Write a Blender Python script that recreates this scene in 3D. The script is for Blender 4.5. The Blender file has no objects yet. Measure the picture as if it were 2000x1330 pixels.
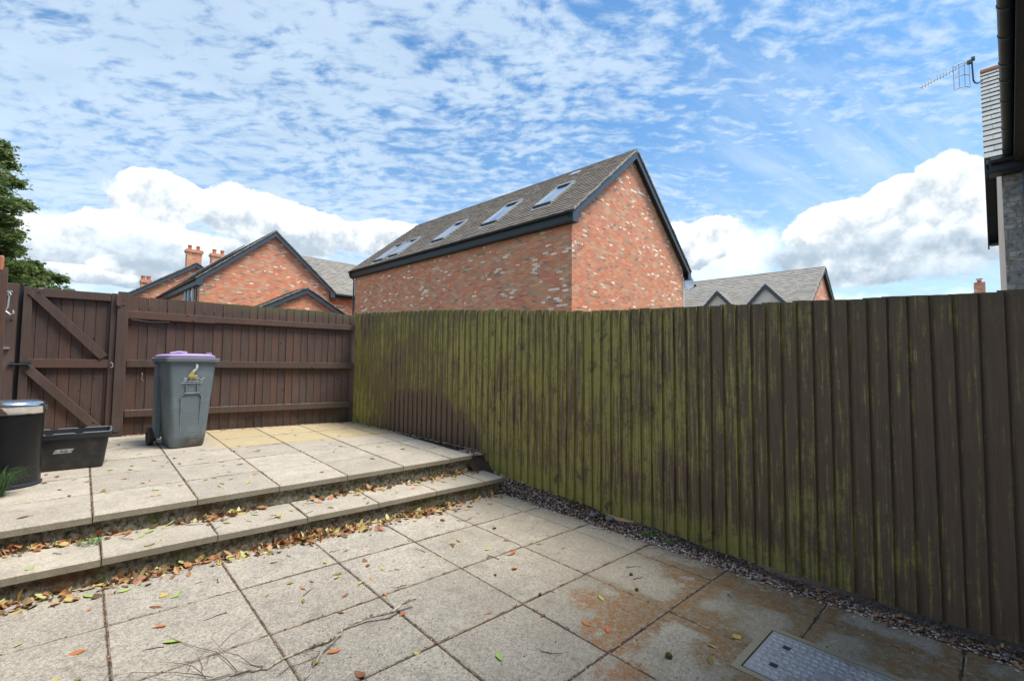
import bpy, bmesh, math, random
from math import sin, cos, radians, pi, sqrt, floor
from mathutils import Vector, Matrix
random.seed(7)
SC = bpy.context.scene
COL = SC.collection
Z0 = 1.42                                    # camera height over the lower patio

# ------------------------------------------------------------------ camera
PITCH, ROLL, YAW = radians(3.0), radians(0.5), radians(43.4)
cF = Vector((sin(YAW)*cos(PITCH), cos(YAW)*cos(PITCH), sin(PITCH)))
cR = Vector((cos(YAW), -sin(YAW), 0)); cU = cR.cross(cF)
cR2 = cR*cos(ROLL) + cU*sin(ROLL); cU2 = cU*cos(ROLL) - cR*sin(ROLL)
cam_d = bpy.data.cameras.new('camera'); cam = bpy.data.objects.new('camera', cam_d); COL.objects.link(cam)
cam_d.sensor_width = 36; cam_d.lens = 16.0; cam_d.clip_start = 0.05; cam_d.clip_end = 2000
cam.matrix_world = Matrix(((cR2.x, cU2.x, -cF.x, 0), (cR2.y, cU2.y, -cF.y, 0), (cR2.z, cU2.z, -cF.z, Z0), (0, 0, 0, 1)))
SC.camera = cam
def direction(px, py):                        # direction of a bearing measured in the photograph
    v = cR2*((px-1000)/889) - cU2*((py-665)/889) + cF
    return v.normalized()

# ------------------------------------------------------------------ node helpers
class NT:
    def __init__(s, tree): s.t = tree; s.n = tree.nodes; s.l = tree.links
    def put(s, sock, v):
        if v is None: return
        if isinstance(v, bpy.types.NodeSocket): s.l.new(v, sock)
        elif sock.type == 'RGBA' and not isinstance(v, (int, float)) and len(v) == 3: sock.default_value = (*v, 1)
        elif sock.type == 'RGBA' and isinstance(v, (int, float)): sock.default_value = (v, v, v, 1)
        elif sock.type == 'VECTOR' and isinstance(v, (int, float)): sock.default_value = (v, v, v)
        else: sock.default_value = v
    def m(s, op, a, b=None, c=None, clamp=False):
        n = s.n.new('ShaderNodeMath'); n.operation = op; n.use_clamp = clamp
        for i, v in enumerate((a, b, c)): s.put(n.inputs[i], v)
        return n.outputs[0]
    def v(s, op, a, b=None, scale=None):
        n = s.n.new('ShaderNodeVectorMath'); n.operation = op
        s.put(n.inputs[0], a)
        if b is not None: s.put(n.inputs[1], b)
        if scale is not None: s.put(n.inputs['Scale'], scale)
        return n.outputs['Value'] if op in ('DOT_PRODUCT', 'LENGTH', 'DISTANCE') else n.outputs[0]
    def xyz(s, a):
        n = s.n.new('ShaderNodeSeparateXYZ'); s.put(n.inputs[0], a); return n.outputs
    def comb(s, x, y, z):
        n = s.n.new('ShaderNodeCombineXYZ')
        for i, v in enumerate((x, y, z)): s.put(n.inputs[i], v)
        return n.outputs[0]
    def noise(s, vec, scale, detail=3, rough=.55, dist=0.):
        n = s.n.new('ShaderNodeTexNoise'); s.put(n.inputs['Vector'], vec); s.put(n.inputs['Scale'], scale)
        n.inputs['Detail'].default_value = detail; n.inputs['Roughness'].default_value = rough; n.inputs['Distortion'].default_value = dist
        return n.outputs['Fac']
    def vor(s, vec, scale, out='Distance', feat='F1'):
        n = s.n.new('ShaderNodeTexVoronoi'); n.feature = feat; s.put(n.inputs['Vector'], vec); s.put(n.inputs['Scale'], scale)
        return n.outputs[out]
    def ss(s, x, lo, hi):                    # smoothstep
        n = s.n.new('ShaderNodeMapRange'); n.interpolation_type = 'SMOOTHSTEP'
        s.put(n.inputs[0], x); s.put(n.inputs[1], lo); s.put(n.inputs[2], hi); return n.outputs[0]
    def lin(s, x, a, b, c, d):
        n = s.n.new('ShaderNodeMapRange'); s.put(n.inputs[0], x)
        for i, v in enumerate((a, b, c, d)): s.put(n.inputs[i+1], v)
        return n.outputs[0]
    def mix(s, f, a, b, mode='MIX'):
        n = s.n.new('ShaderNodeMix'); n.data_type = 'RGBA'; n.blend_type = mode
        s.put(n.inputs[0], f); s.put(n.inputs[6], a); s.put(n.inputs[7], b); return n.outputs[2]
    def ramp(s, f, stops, const=False):
        n = s.n.new('ShaderNodeValToRGB'); r = n.color_ramp
        r.interpolation = 'CONSTANT' if const else 'LINEAR'
        while len(r.elements) < len(stops): r.elements.new(.5)
        for e, (p, c) in zip(r.elements, stops): e.position = p; e.color = (*c, 1)
        s.put(n.inputs[0], f); return n.outputs[0]
    def tc(s, out='Object'): return s.n.new('ShaderNodeTexCoord').outputs[out]
    def pos(s): return s.n.new('ShaderNodeNewGeometry').outputs['Position']
    def attr(s, name='rnd'):
        n = s.n.new('ShaderNodeAttribute'); n.attribute_name = name; return n.outputs['Fac']
    def bump(s, h, strength=.3, dist=.01, normal=None):
        n = s.n.new('ShaderNodeBump'); s.put(n.inputs['Height'], h); n.inputs['Strength'].default_value = strength
        n.inputs['Distance'].default_value = dist
        if normal is not None: s.put(n.inputs['Normal'], normal)
        return n.outputs[0]

def mat(name, fn=None, rough=.8, metal=0., color=(.5, .5, .5), spec=.5):
    m = bpy.data.materials.new(name); m.use_nodes = True; t = NT(m.node_tree)
    b = m.node_tree.nodes['Principled BSDF']
    b.inputs['Roughness'].default_value = rough; b.inputs['Metallic'].default_value = metal
    b.inputs['Specular IOR Level'].default_value = spec
    if fn is None: b.inputs['Base Color'].default_value = (*color, 1)
    else:
        r = fn(t)
        t.put(b.inputs['Base Color'], r.get('color', color))
        if 'normal' in r: t.put(b.inputs['Normal'], r['normal'])
        if 'rough' in r: t.put(b.inputs['Roughness'], r['rough'])
    return m

# ------------------------------------------------------------------ world: sky with clouds
SUN_EL, SUN_AZ = radians(65), math.atan2(.64, -.77)     # azimuth clockwise from +Y
world = bpy.data.worlds.new('World'); SC.world = world; world.use_nodes = True
t = NT(world.node_tree); bg = world.node_tree.nodes['Background']
sky = t.n.new('ShaderNodeTexSky'); sky.sky_type = 'NISHITA'; sky.sun_disc = False
sky.sun_elevation = SUN_EL; sky.sun_rotation = SUN_AZ; sky.air_density = 1.0; sky.dust_density = 1.0; sky.ozone_density = 2.0
D = t.v('NORMALIZE', t.tc('Generated')); x, y, z = t.xyz(D)
zc = t.m('MAXIMUM', z, 0.0)
# flat layer of small high cloud: coordinates on a plane overhead
pl = t.m('ADD', zc, .16)
P = t.comb(t.m('DIVIDE', x, pl), t.m('DIVIDE', y, pl), 0.)
dm = direction(1000, 300)
along = t.v('DOT_PRODUCT', P, (cF.x, cF.y, 0)); side = t.v('DOT_PRODUCT', P, (cR.x, cR.y, 0))
Pr = t.comb(side, t.m('MULTIPLY', along, 1.6), 0.)
warp = t.noise(P, 1.6, 3)
Prw = t.v('ADD', Pr, t.comb(t.m('MULTIPLY', warp, .35), t.m('MULTIPLY', warp, .3), 0.))
flake = t.m('ADD', t.m('MULTIPLY', t.noise(Prw, 16., 6, .58), .60), t.m('MULTIPLY', t.noise(Prw, 4.5, 4, .55), .40))
big = t.noise(P, 1.1, 2, .5)
leftm = t.ss(t.v('DOT_PRODUCT', D, (cR.x, cR.y, 0)), .62, -.35)
cover = t.m('ADD', t.m('MULTIPLY', leftm, .125), t.m('MULTIPLY', t.m('SUBTRACT', big, .5), .38))
thr = t.m('SUBTRACT', .570, cover)
alto = t.ss(flake, t.m('SUBTRACT', thr, .115), t.m('ADD', thr, .105))
alto = t.m('MULTIPLY', alto, .74)
# slanting streaks of cirrus on the right
sx = t.m('ADD', t.m('MULTIPLY', side, .86), t.m('MULTIPLY', along, .5)); sy = t.m('SUBTRACT', t.m('MULTIPLY', along, .86), t.m('MULTIPLY', side, .5))
cir = t.noise(t.comb(t.m('MULTIPLY', sx, .55), t.m('MULTIPLY', sy, 2.6), 3.), 2.4, 5, .6, .4)
cirm = t.ss(t.v('DOT_PRODUCT', D, (cR.x, cR.y, 0)), .15, .6)
cirr = t.m('MULTIPLY', t.m('MULTIPLY', t.ss(cir, .42, .72), .62), cirm)
high = t.m('MAXIMUM', alto, cirr)
veil = t.m('MULTIPLY', t.ss(z, .55, .02), .55)
high = t.m('SUBTRACT', 1.0, t.m('MULTIPLY', t.m('SUBTRACT', 1.0, high), t.m('SUBTRACT', 1.0, veil)))
blue = t.mix(1.0, t.v('SCALE', sky.outputs[0], scale=.125), (0.60, .94, 1.10), 'MULTIPLY')
col = t.mix(high, blue, t.mix(t.noise(Prw, 3., 2), (.40, .51, .63), (.58, .68, .765)))
# heaped cloud: banks standing at given bearings and heights
az = t.m('ARCTAN2', x, y); el = t.m('ARCSINE', z)
n1 = t.noise(D, 9., 8, .58, .1); n2 = t.noise(t.v('ADD', D, (.01, .0, -.022)), 9., 8, .58, .1)
nl = t.noise(D, 24., 6, .6, .1)
def blob(px, py, w, h):
    d = direction(px, py); a0 = math.atan2(d.x, d.y); e0 = math.asin(d.z)
    d1 = direction(px+w, py); d2 = direction(px, py-h)
    wa = abs(math.atan2(d1.x, d1.y)-a0); we = abs(math.asin(d2.z)-e0)
    dx = t.m('DIVIDE', t.m('SUBTRACT', az, a0), wa); dy = t.m('DIVIDE', t.m('SUBTRACT', el, e0), we)
    r2 = t.m('ADD', t.m('MULTIPLY', dx, dx), t.m('MULTIPLY', dy, dy))
    return t.m('SUBTRACT', 1.0, r2), dy
def bank(blobs, colr, amp=2.1, soft=.16, sharp=1., bottom=(.36, .43, .50), top=(.95, .96, .96)):
    dens = None; dyy = None
    for b in blobs:
        f, dy = blob(*b)
        if dens is None: dens, dyy = f, dy
        else:
            sel = t.ss(t.m('SUBTRACT', f, dens), -.5, .5)
            dyy = t.m('ADD', t.m('MULTIPLY', dyy, t.m('SUBTRACT', 1., sel)), t.m('MULTIPLY', dy, sel))
            dens = t.m('MAXIMUM', dens, f)
    dens = t.m('MAXIMUM', dens, -2.)
    e = t.m('ADD', dens, t.m('ADD', t.m('MULTIPLY', t.m('SUBTRACT', n1, .5), amp), t.m('MULTIPLY', t.m('SUBTRACT', nl, .5), .9)))
    a = t.ss(e, 0., soft)
    lit = t.m('ADD', t.m('MULTIPLY', dyy, .30), t.m('ADD', .58, t.m('ADD', t.m('MULTIPLY', t.m('SUBTRACT', n2, n1), 2.6), t.m('MULTIPLY', t.m('SUBTRACT', nl, .5), .35))))
    lit = t.m('SUBTRACT', lit, t.m('MULTIPLY', t.ss(e, .5, 1.8), .12))
    shade = t.ss(lit, .12, 1.0)
    return t.mix(a, colr, t.mix(shade, bottom, top))
GREY = dict(bottom=(.30, .38, .46), top=(.74, .79, .83))
col = bank([(1000, 640, 1500, 60), (120, 470, 200, 70), (1400, 500, 150, 90), (1000, 560, 300, 50)], col, 1.6, .9, bottom=(.60, .68, .75), top=(.95, .97, .98))
col = bank([(170, 505, 150, 32), (420, 500, 240, 48), (1690, 510, 230, 55), (1850, 470, 160, 60), (300, 545, 200, 25)], col, 1.7, .35, **GREY)
col = bank([(310, 395, 100, 60), (260, 455, 140, 45), (500, 425, 110, 60), (600, 450, 100, 50), (740, 465, 150, 40), (1395, 460, 60, 45), (1330, 480, 60, 50), (160, 535, 110, 18), (230, 520, 60, 20)], col, 2.4, .22)
col = bank([(1680, 430, 160, 55), (1760, 395, 120, 55), (1860, 370, 110, 80), (1990, 400, 110, 120), (1600, 455, 80, 35)], col, 2.2, .25, bottom=(.38, .45, .52))
col = bank([(250, 480, 170, 26), (420, 520, 240, 30), (1720, 480, 190, 30), (1830, 525, 150, 26), (1560, 500, 90, 22)], col, 1.3, 1.1, bottom=(.33, .41, .49), top=(.62, .69, .75))
low = t.ss(z, .0, -.03)
col = t.mix(low, col, (.30, .32, .33))
t.put(bg.inputs[0], col); bg.inputs[1].default_value = 0.80
sd = bpy.data.lights.new('sun', 'SUN'); sd.energy = 2.7; sd.angle = radians(24); sd.color = (1, .93, .82)
sun = bpy.data.objects.new('sun', sd); COL.objects.link(sun)
S = Vector((sin(SUN_AZ)*cos(SUN_EL), cos(SUN_AZ)*cos(SUN_EL), sin(SUN_EL)))
sun.rotation_euler = S.to_track_quat('Z', 'Y').to_euler()
SC.view_settings.view_transform = 'Standard'; SC.view_settings.look = 'None'
SC.view_settings.exposure = 0.92; SC.view_settings.gamma = 1

# ------------------------------------------------------------------ mesh helpers
class MB:
    def __init__(s): s.V = []; s.F = []; s.R = []; s.I = []
    def face(s, idx, r=0., mi=0): s.F.append(tuple(idx)); s.R.append(r); s.I.append(mi)
    def add(s, vs, fs, r=0., mi=0):
        o = len(s.V); s.V += [tuple(v) for v in vs]
        for f in fs: s.face([o+i for i in f], r, mi)
    def box(s, c, d, rot=None, r=0., mi=0, taper=None):
        hx, hy, hz = d[0]/2, d[1]/2, d[2]/2; vs = []
        for sz in (-1, 1):
            for sx, sy in ((-1, -1), (1, -1), (1, 1), (-1, 1)):
                k = taper if (taper and sz > 0) else 1
                v = Vector((sx*hx*k, sy*hy*k, sz*hz))
                if rot is not None: v = rot @ v
                vs.append((v[0]+c[0], v[1]+c[1], v[2]+c[2]))
        s.add(vs, [(0, 3, 2, 1), (4, 5, 6, 7), (0, 1, 5, 4), (1, 2, 6, 5), (2, 3, 7, 6), (3, 0, 4, 7)], r, mi)
    def span(s, a, b, w, h, up=(0, 0, 1), r=0., mi=0):            # bar from a to b
        a = Vector(a); b = Vector(b); d = (b-a); L = d.length; d.normalize()
        u = Vector(up); side = d.cross(u).normalized(); u = side.cross(d)
        s.box((a+b)/2, (L, w, h), Matrix((d, side, u)).transposed(), r, mi)
    def prism(s, poly, ext, r=0., mi=0, caps=True):                  # poly: 3D points, ext: vector
        n = len(poly); e = Vector(ext)
        vs = [Vector(p) for p in poly] + [Vector(p)+e for p in poly]
        fs = [(i, (i+1) % n, n+(i+1) % n, n+i) for i in range(n)]
        if caps: fs += [tuple(range(n-1, -1, -1)), tuple(range(n, 2*n))]
        s.add(vs, fs, r, mi)
    def tube(s, pts, rad, n=8, r=0., mi=0, cap=True):
        pts = [Vector(p) for p in pts]; rings = []
        rads = rad if isinstance(rad, (list, tuple)) else [rad]*len(pts)
        ref = Vector((0, 0, 1))
        for i, p in enumerate(pts):
            d = (pts[min(i+1, len(pts)-1)]-pts[max(i-1, 0)]).normalized()
            if abs(d.dot(ref)) > .95: ref = Vector((1, 0, 0)) if abs(d.x) < .9 else Vector((0, 1, 0))
            a = d.cross(ref).normalized(); b = d.cross(a)
            rings.append([p+(a*cos(2*pi*k/n)+b*sin(2*pi*k/n))*rads[i] for k in range(n)])
        fs = [(i*n+k, i*n+(k+1) % n, (i+1)*n+(k+1) % n, (i+1)*n+k) for i in range(len(pts)-1) for k in range(n)]
        if cap: fs += [tuple(range(n-1, -1, -1)), tuple((len(pts)-1)*n+k for k in range(n))]
        s.add([v for R in rings for v in R], fs, r, mi)
    def loft(s, rings, r=0., mi=0, bottom=True, top=True):
        n = len(rings[0])
        fs = [(i*n+k, i*n+(k+1) % n, (i+1)*n+(k+1) % n, (i+1)*n+k) for i in range(len(rings)-1) for k in range(n)]
        if bottom: fs.append(tuple(range(n-1, -1, -1)))
        if top: fs.append(tuple((len(rings)-1)*n+k for k in range(n)))
        s.add([v for R in rings for v in R], fs, r, mi)
    def build(s, name, mats, parent=None, smooth=False, bevel=0., label=None):
        me = bpy.data.meshes.new(name); me.from_pydata(s.V, [], s.F)
        for m in (mats if isinstance(mats, (list, tuple)) else [mats]): me.materials.append(m)
        a = me.attributes.new('rnd', 'FLOAT', 'FACE'); a.data.foreach_set('value', s.R)
        me.polygons.foreach_set('material_index', s.I)
        if smooth: me.polygons.foreach_set('use_smooth', [True]*len(s.F))
        bm = bmesh.new(); bm.from_mesh(me); bmesh.ops.recalc_face_normals(bm, faces=bm.faces); bm.to_mesh(me); bm.free()
        me.update(); o = bpy.data.objects.new(name, me); COL.objects.link(o)
        if parent is not None: o.parent = parent
        if bevel:
            b = o.modifiers.new('bevel', 'BEVEL'); b.width = bevel; b.segments = 2; b.limit_method = 'ANGLE'; b.angle_limit = radians(40)
        if smooth and hasattr(me, 'set_sharp_from_angle'): me.set_sharp_from_angle(angle=radians(38))
        if label: o['label'] = label
        return o
def rrect(cx, cy, z, w, d, r, k=4):
    pts = []
    for (sx, sy, a0) in ((1, 1, 0), (-1, 1, 90), (-1, -1, 180), (1, -1, 270)):
        for i in range(k+1):
            a = radians(a0+90*i/k)
            pts.append(Vector((cx+sx*(w/2-r)+r*cos(a), cy+sy*(d/2-r)+r*sin(a), z)))
    return pts
def ell(cx, cy, z, rx, ry, n=40): return [Vector((cx+rx*cos(2*pi*i/n), cy+ry*sin(2*pi*i/n), z)) for i in range(n)]
def thing(name, label, cat, loc=(0, 0, 0), rz=0., group=None):
    o = bpy.data.objects.new(name, None); COL.objects.link(o); o.location = loc; o.rotation_euler = (0, 0, rz)
    o.empty_display_size = .2
    return tag(o, label, cat, group)
def tag(o, label, cat, group=None, kind=None):
    o['label'] = label; o['category'] = cat
    if group: o['group'] = group
    if kind: o['kind'] = kind
    return o
def struct(o, label=None, kind='structure'):
    o['kind'] = kind
    if label: o['label'] = label
    return o

# ------------------------------------------------------------------ materials
def brick_fn(white=.10, dull=0.):
    def fn(t):
        o = t.tc('Object'); x, y, z = t.xyz(o); nn = t.xyz(t.tc('Normal'))
        side = t.m('GREATER_THAN', t.m('ABSOLUTE', nn[0]), .6)
        u = t.m('ADD', t.m('MULTIPLY', x, t.m('SUBTRACT', 1., side)), t.m('MULTIPLY', y, side))
        u = t.m('ADD', u, 100.0); zz = t.m('DIVIDE', t.m('ADD', z, 10.), .075)
        row = t.m('FLOOR', zz); fz = t.m('FRACT', zz)
        uu = t.m('ADD', t.m('DIVIDE', u, .225), t.m('MULTIPLY', t.m('MODULO', row, 2.), .5))
        coln = t.m('FLOOR', uu); fu = t.m('FRACT', uu)
        wn = t.n.new('ShaderNodeTexWhiteNoise'); wn.noise_dimensions = '3D'
        t.put(wn.inputs['Vector'], t.comb(coln, row, side)); r = wn.outputs['Value']
        wn2 = t.n.new('ShaderNodeTexWhiteNoise'); wn2.noise_dimensions = '3D'
        t.put(wn2.inputs['Vector'], t.comb(coln, row, t.m('ADD', side, 7.))); r2 = wn2.outputs['Value']
        c = t.ramp(r, [(0, (.50, .125, .068)), (.17, (.40, .105, .062)), (.33, (.53, .19, .09)), (.48, (.36, .15, .10)),
                       (.60, (.47, .16, .10)), (.70, (.30, .19, .14)), (.80, (.44, .27, .20)), (.89, (.17, .095, .08)), (.94, (.40, .12, .07))], True)
        clus = t.noise(t.comb(t.m('MULTIPLY', u, .9), t.m('MULTIPLY', z, 1.6), side), 1.0, 2)
        wthr = t.lin(clus, .42, .72, .985, 1.0-white*2.4)
        isw = t.m('GREATER_THAN', r2, t.m('ADD', wthr, .02))
        c = t.mix(isw, c, t.mix(r, (.72, .68, .64), (.54, .48, .43)))
        edge = t.m('MAXIMUM', t.m('LESS_THAN', fu, .05), t.m('LESS_THAN', fz, .15))
        stain = t.noise(o, 1.3, 4); fine = t.noise(o, 60., 2)
        c = t.mix(edge, c, (.44, .33, .25))
        c = t.mix(t.ss(stain, .45, .75), c, t.mix(.4, c, (.47, .33, .24)))
        c = t.mix(t.m('MULTIPLY', fine, .35), c, (.24, .12, .08))
        if dull: c = t.mix(dull, c, (.40, .25, .18))
        h = t.m('SUBTRACT', 1., edge)
        return dict(color=t.mix(.06, t.mix(1., c, (1.80, 1.68, 1.46), 'MULTIPLY'), (.66, .46, .34)), normal=t.bump(t.m('ADD', h, t.m('MULTIPLY', fine, .3)), .5, .012))
    return fn
M_BRICK = mat('brick', brick_fn(.085), .9)
M_BRICK2 = mat('brick weathered', brick_fn(.10, .12), .9)
def tile_fn(base, lich, amount=.5):
    def fn(t):
        o = t.tc('Object'); r = t.attr(); n = t.noise(o, 9., 4); n2 = t.noise(o, 55., 3)
        c = t.mix(r, tuple(.72*k for k in base), tuple(1.22*k for k in base))
        c = t.mix(t.m('MULTIPLY', t.ss(n, .45, .62), amount), c, lich)
        c = t.mix(t.m('MULTIPLY', t.ss(n2, .52, .68), .5), c, tuple(.4*k for k in base))
        return dict(color=c, normal=t.bump(n2, .3, .01))
    return fn
M_TILE = mat('roof tile', tile_fn((.185, .150, .122), (.31, .255, .20), .5), .85)
M_TILE2 = mat('pale roof tile', tile_fn((.29, .265, .235), (.36, .33, .28), .45), .85)
M_SLATE = mat('slate', tile_fn((.22, .24, .24), (.33, .35, .33), .5), .6)
M_VERGE = mat('verge mortar', tile_fn((.28, .24, .20), (.48, .43, .36), .7), .9)
M_BARGE = mat('painted board', lambda t: dict(color=t.mix(t.noise(t.tc(), 5., 3), (.050, .070, .095), (.075, .098, .125))), .45)
M_DARK = mat('dark fascia', lambda t: dict(color=t.mix(t.noise(t.tc(), 4., 3), (.020, .024, .032), (.034, .038, .046))), .5)
M_PIPE = mat('grey pipe', color=(.045, .065, .085), rough=.4)
M_GLASSROOF = mat('roof glass', color=(.32, .42, .55), rough=.06, metal=.7)
M_GLASS = mat('window glass', color=(.12, .16, .19), rough=.05, metal=.4)
M_WFRAME = mat('white frame', color=(.72, .72, .70), rough=.45)
M_ALU = mat('grey metal frame', color=(.52, .55, .58), rough=.35, metal=.5)
M_POT = mat('terracotta', lambda t: dict(color=t.mix(t.noise(t.tc(), 8., 3), (.42, .13, .06), (.52, .22, .12))), .8)
M_RENDER = mat('cream render', lambda t: dict(color=t.mix(t.ss(t.noise(t.tc(), 2.2, 4), .35, .75), (.88, .80, .69), (.70, .63, .53))), .9)
M_WHITE = mat('white plastic', color=(.78, .78, .76), rough=.4)

def wood_back(t):
    p = t.tc(); r = t.attr(); x, y, z = t.xyz(p)
    g = t.comb(t.m('MULTIPLY', x, 14.), t.m('MULTIPLY', y, 14.), t.m('ADD', t.m('MULTIPLY', z, .9), t.m('MULTIPLY', r, 31.)))
    grain = t.noise(g, 4., 5, .6, .6); blotch = t.noise(t.v('ADD', p, t.comb(r, r, r)), 3.2, 4); knot = t.vor(t.v('ADD', p, t.comb(r, 0., r)), 5.5)
    c = t.mix(grain, (.050, .034, .029), (.155, .098, .078))
    c = t.mix(t.m('MULTIPLY', t.ss(t.m('ADD', t.m('MULTIPLY', r, .55), t.m('MULTIPLY', blotch, .9)), .66, 1.0), .5), c, (.165, .078, .052))
    c = t.mix(t.m('MULTIPLY', t.ss(blotch, .52, .72), .35), c, (.115, .10, .10))
    c = t.mix(t.ss(knot, .085, .05), c, (.022, .013, .011))
    wet = t.ss(t.m('ADD', z, t.m('MULTIPLY', t.m('SUBTRACT', blotch, .5), .35)), .70, .50)
    c = t.mix(t.m('MULTIPLY', wet, .55), c, (.035, .026, .020))
    topm = t.m('MULTIPLY', t.ss(t.m('ADD', z, t.m('MULTIPLY', blotch, .12)), 2.16, 2.26), t.ss(x, .3, 1.6))
    c = t.mix(t.m('MULTIPLY', topm, .7), c, (.12, .125, .055))
    gm = t.m('MULTIPLY', t.m('MULTIPLY', t.ss(x, 1.7, 3.0), wet), t.ss(blotch, .38, .6))
    c = t.mix(t.m('MULTIPLY', gm, .6), c, (.11, .12, .04))
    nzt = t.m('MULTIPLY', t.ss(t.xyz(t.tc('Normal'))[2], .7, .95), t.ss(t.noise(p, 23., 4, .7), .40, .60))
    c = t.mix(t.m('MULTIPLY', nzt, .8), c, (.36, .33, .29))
    return dict(color=c, normal=t.bump(grain, .45, .004), rough=.82)
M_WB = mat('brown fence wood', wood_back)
def wood_right(t):
    p = t.tc(); r = t.attr(); x, y, z = t.xyz(p)
    g = t.comb(0., t.m('MULTIPLY', y, 13.), t.m('ADD', t.m('MULTIPLY', z, .8), t.m('MULTIPLY', r, 37.)))
    grain = t.noise(g, 4.2, 5, .62, .8); streak = t.noise(t.comb(0., t.m('MULTIPLY', y, 9.), t.m('ADD', t.m('MULTIPLY', z, .9), t.m('MULTIPLY', r, 9.))), 2.6, 4, .6)
    blot = t.noise(t.comb(0., y, z), 1.7, 5, .62); fine = t.noise(p, 38., 4, .65)
    strk2 = t.noise(t.comb(0., t.m('MULTIPLY', y, 30.), t.m('ADD', t.m('MULTIPLY', z, 1.1), t.m('MULTIPLY', r, 5.))), 1.6, 5, .65)
    cloudy = t.noise(t.comb(0., t.m('MULTIPLY', y, 1.6), z), 5.5, 6, .7, .5)
    brown = t.mix(grain, (.088, .055, .038), (.27, .175, .115))
    brown = t.mix(t.m('MULTIPLY', fine, .4), brown, (.13, .095, .065))
    moss = t.mix(t.m('ADD', t.m('MULTIPLY', grain, .7), t.m('MULTIPLY', fine, .3)), (.15, .13, .042), (.56, .49, .135))
    moss = t.mix(t.ss(t.m('ADD', t.m('MULTIPLY', streak, .5), t.m('MULTIPLY', cloudy, .5)), .52, .66), moss, (.47, .43, .13)); moss = t.mix(t.ss(cloudy, .46, .34), moss, (.11, .11, .045))
    # how green the board is along the fence
    prof = t.m('ADD', t.m('MULTIPLY', t.ss(y, .9, 2.3), .36), t.m('ADD', t.m('MULTIPLY', t.ss(y, -.6, .9), .13), -.05))
    prof = t.m('SUBTRACT', prof, t.m('MULTIPLY', t.m('MULTIPLY', t.ss(y, 4.5, 5.3), t.ss(y, 7.0, 6.7)), .24))
    hgt = t.ss(z, 1.0, 2.0)
    prof = t.m('ADD', prof, t.m('MULTIPLY', t.m('MULTIPLY', hgt, .10), t.ss(y, .2, 1.6)))
    gr = t.m('ADD', prof, t.m('ADD', t.m('MULTIPLY', t.m('SUBTRACT', strk2, .5), 3.3), t.m('ADD', t.m('MULTIPLY', t.m('SUBTRACT', blot, .5), 1.5), t.m('ADD', t.m('MULTIPLY', t.m('SUBTRACT', cloudy, .5), .8), t.m('MULTIPLY', t.m('SUBTRACT', r, .5), .16)))))
    # clean brown patch where something stood against the fence
    edgez = t.m('ADD', t.lin(y, 4.2, 5.1, .52, 1.02), t.m('ADD', t.m('MULTIPLY', t.m('SUBTRACT', strk2, .5), .30), t.m('ADD', t.m('MULTIPLY', t.m('SUBTRACT', cloudy, .5), .3), t.m('MULTIPLY', t.m('SUBTRACT', r, .5), .14))))
    patch = t.m('MULTIPLY', t.ss(z, t.m('ADD', edgez, .10), t.m('SUBTRACT', edgez, .10)), t.m('MULTIPLY', t.ss(y, 4.20, 4.36), t.ss(t.m('ADD', y, t.m('MULTIPLY', streak, .3)), 6.35, 6.15)))
    gr = t.m('SUBTRACT', gr, t.m('MULTIPLY', patch, 1.1))
    base = t.m('MULTIPLY', t.ss(t.m('SUBTRACT', z, t.m('MULTIPLY', t.ss(y, 2., 5.), .2)), .28, .05), t.ss(y, .1, 1.4))
    gr = t.m('ADD', gr, t.m('MULTIPLY', t.m('MULTIPLY', base, .5), t.m('SUBTRACT', 1., patch)))
    endg = t.m('MULTIPLY', t.ss(y, 6.2, 6.9), t.m('MULTIPLY', t.ss(z, 1.3, .7), .5)); gr = t.m('ADD', gr, endg)
    k = t.m('MULTIPLY', t.ss(t.m('ADD', gr, t.m('MULTIPLY', t.m('SUBTRACT', fine, .5), .8)), .10, .74), .90)
    c = t.mix(k, brown, moss)
    # bright algae on the thick edges, which face along the fence
    ny = t.xyz(t.tc('Normal'))[1]
    edge = t.m('MULTIPLY', t.ss(ny, -.6, -.9), t.m('MULTIPLY', t.ss(y, .2, .7), t.ss(t.noise(t.comb(0., y, z), 1.4, 2), .34, .52)))
    edge = t.m('MULTIPLY', edge, t.m('SUBTRACT', 1., patch))
    c = t.mix(t.m('MULTIPLY', edge, .9), c, (.36, .36, .05))
    topd = t.m('MULTIPLY', t.ss(z, t.m('ADD', t.lin(y, 0., 7., 1.66, 2.02), t.m('MULTIPLY', fine, .1)), t.lin(y, 0., 7., 1.90, 2.26)), .5)
    c = t.mix(topd, c, (.075, .088, .050))
    c = t.mix(t.m('MULTIPLY', t.ss(t.vor(t.comb(0., t.m('ADD', y, r), t.m('MULTIPLY', z, .6)), 2.9), .040, .012), .6), c, (.045, .03, .025))
    return dict(color=c, normal=t.bump(t.m('ADD', grain, t.m('MULTIPLY', fine, .5)), .4, .004), rough=.85)
M_WR = mat('mossy fence wood', wood_right)

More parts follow.
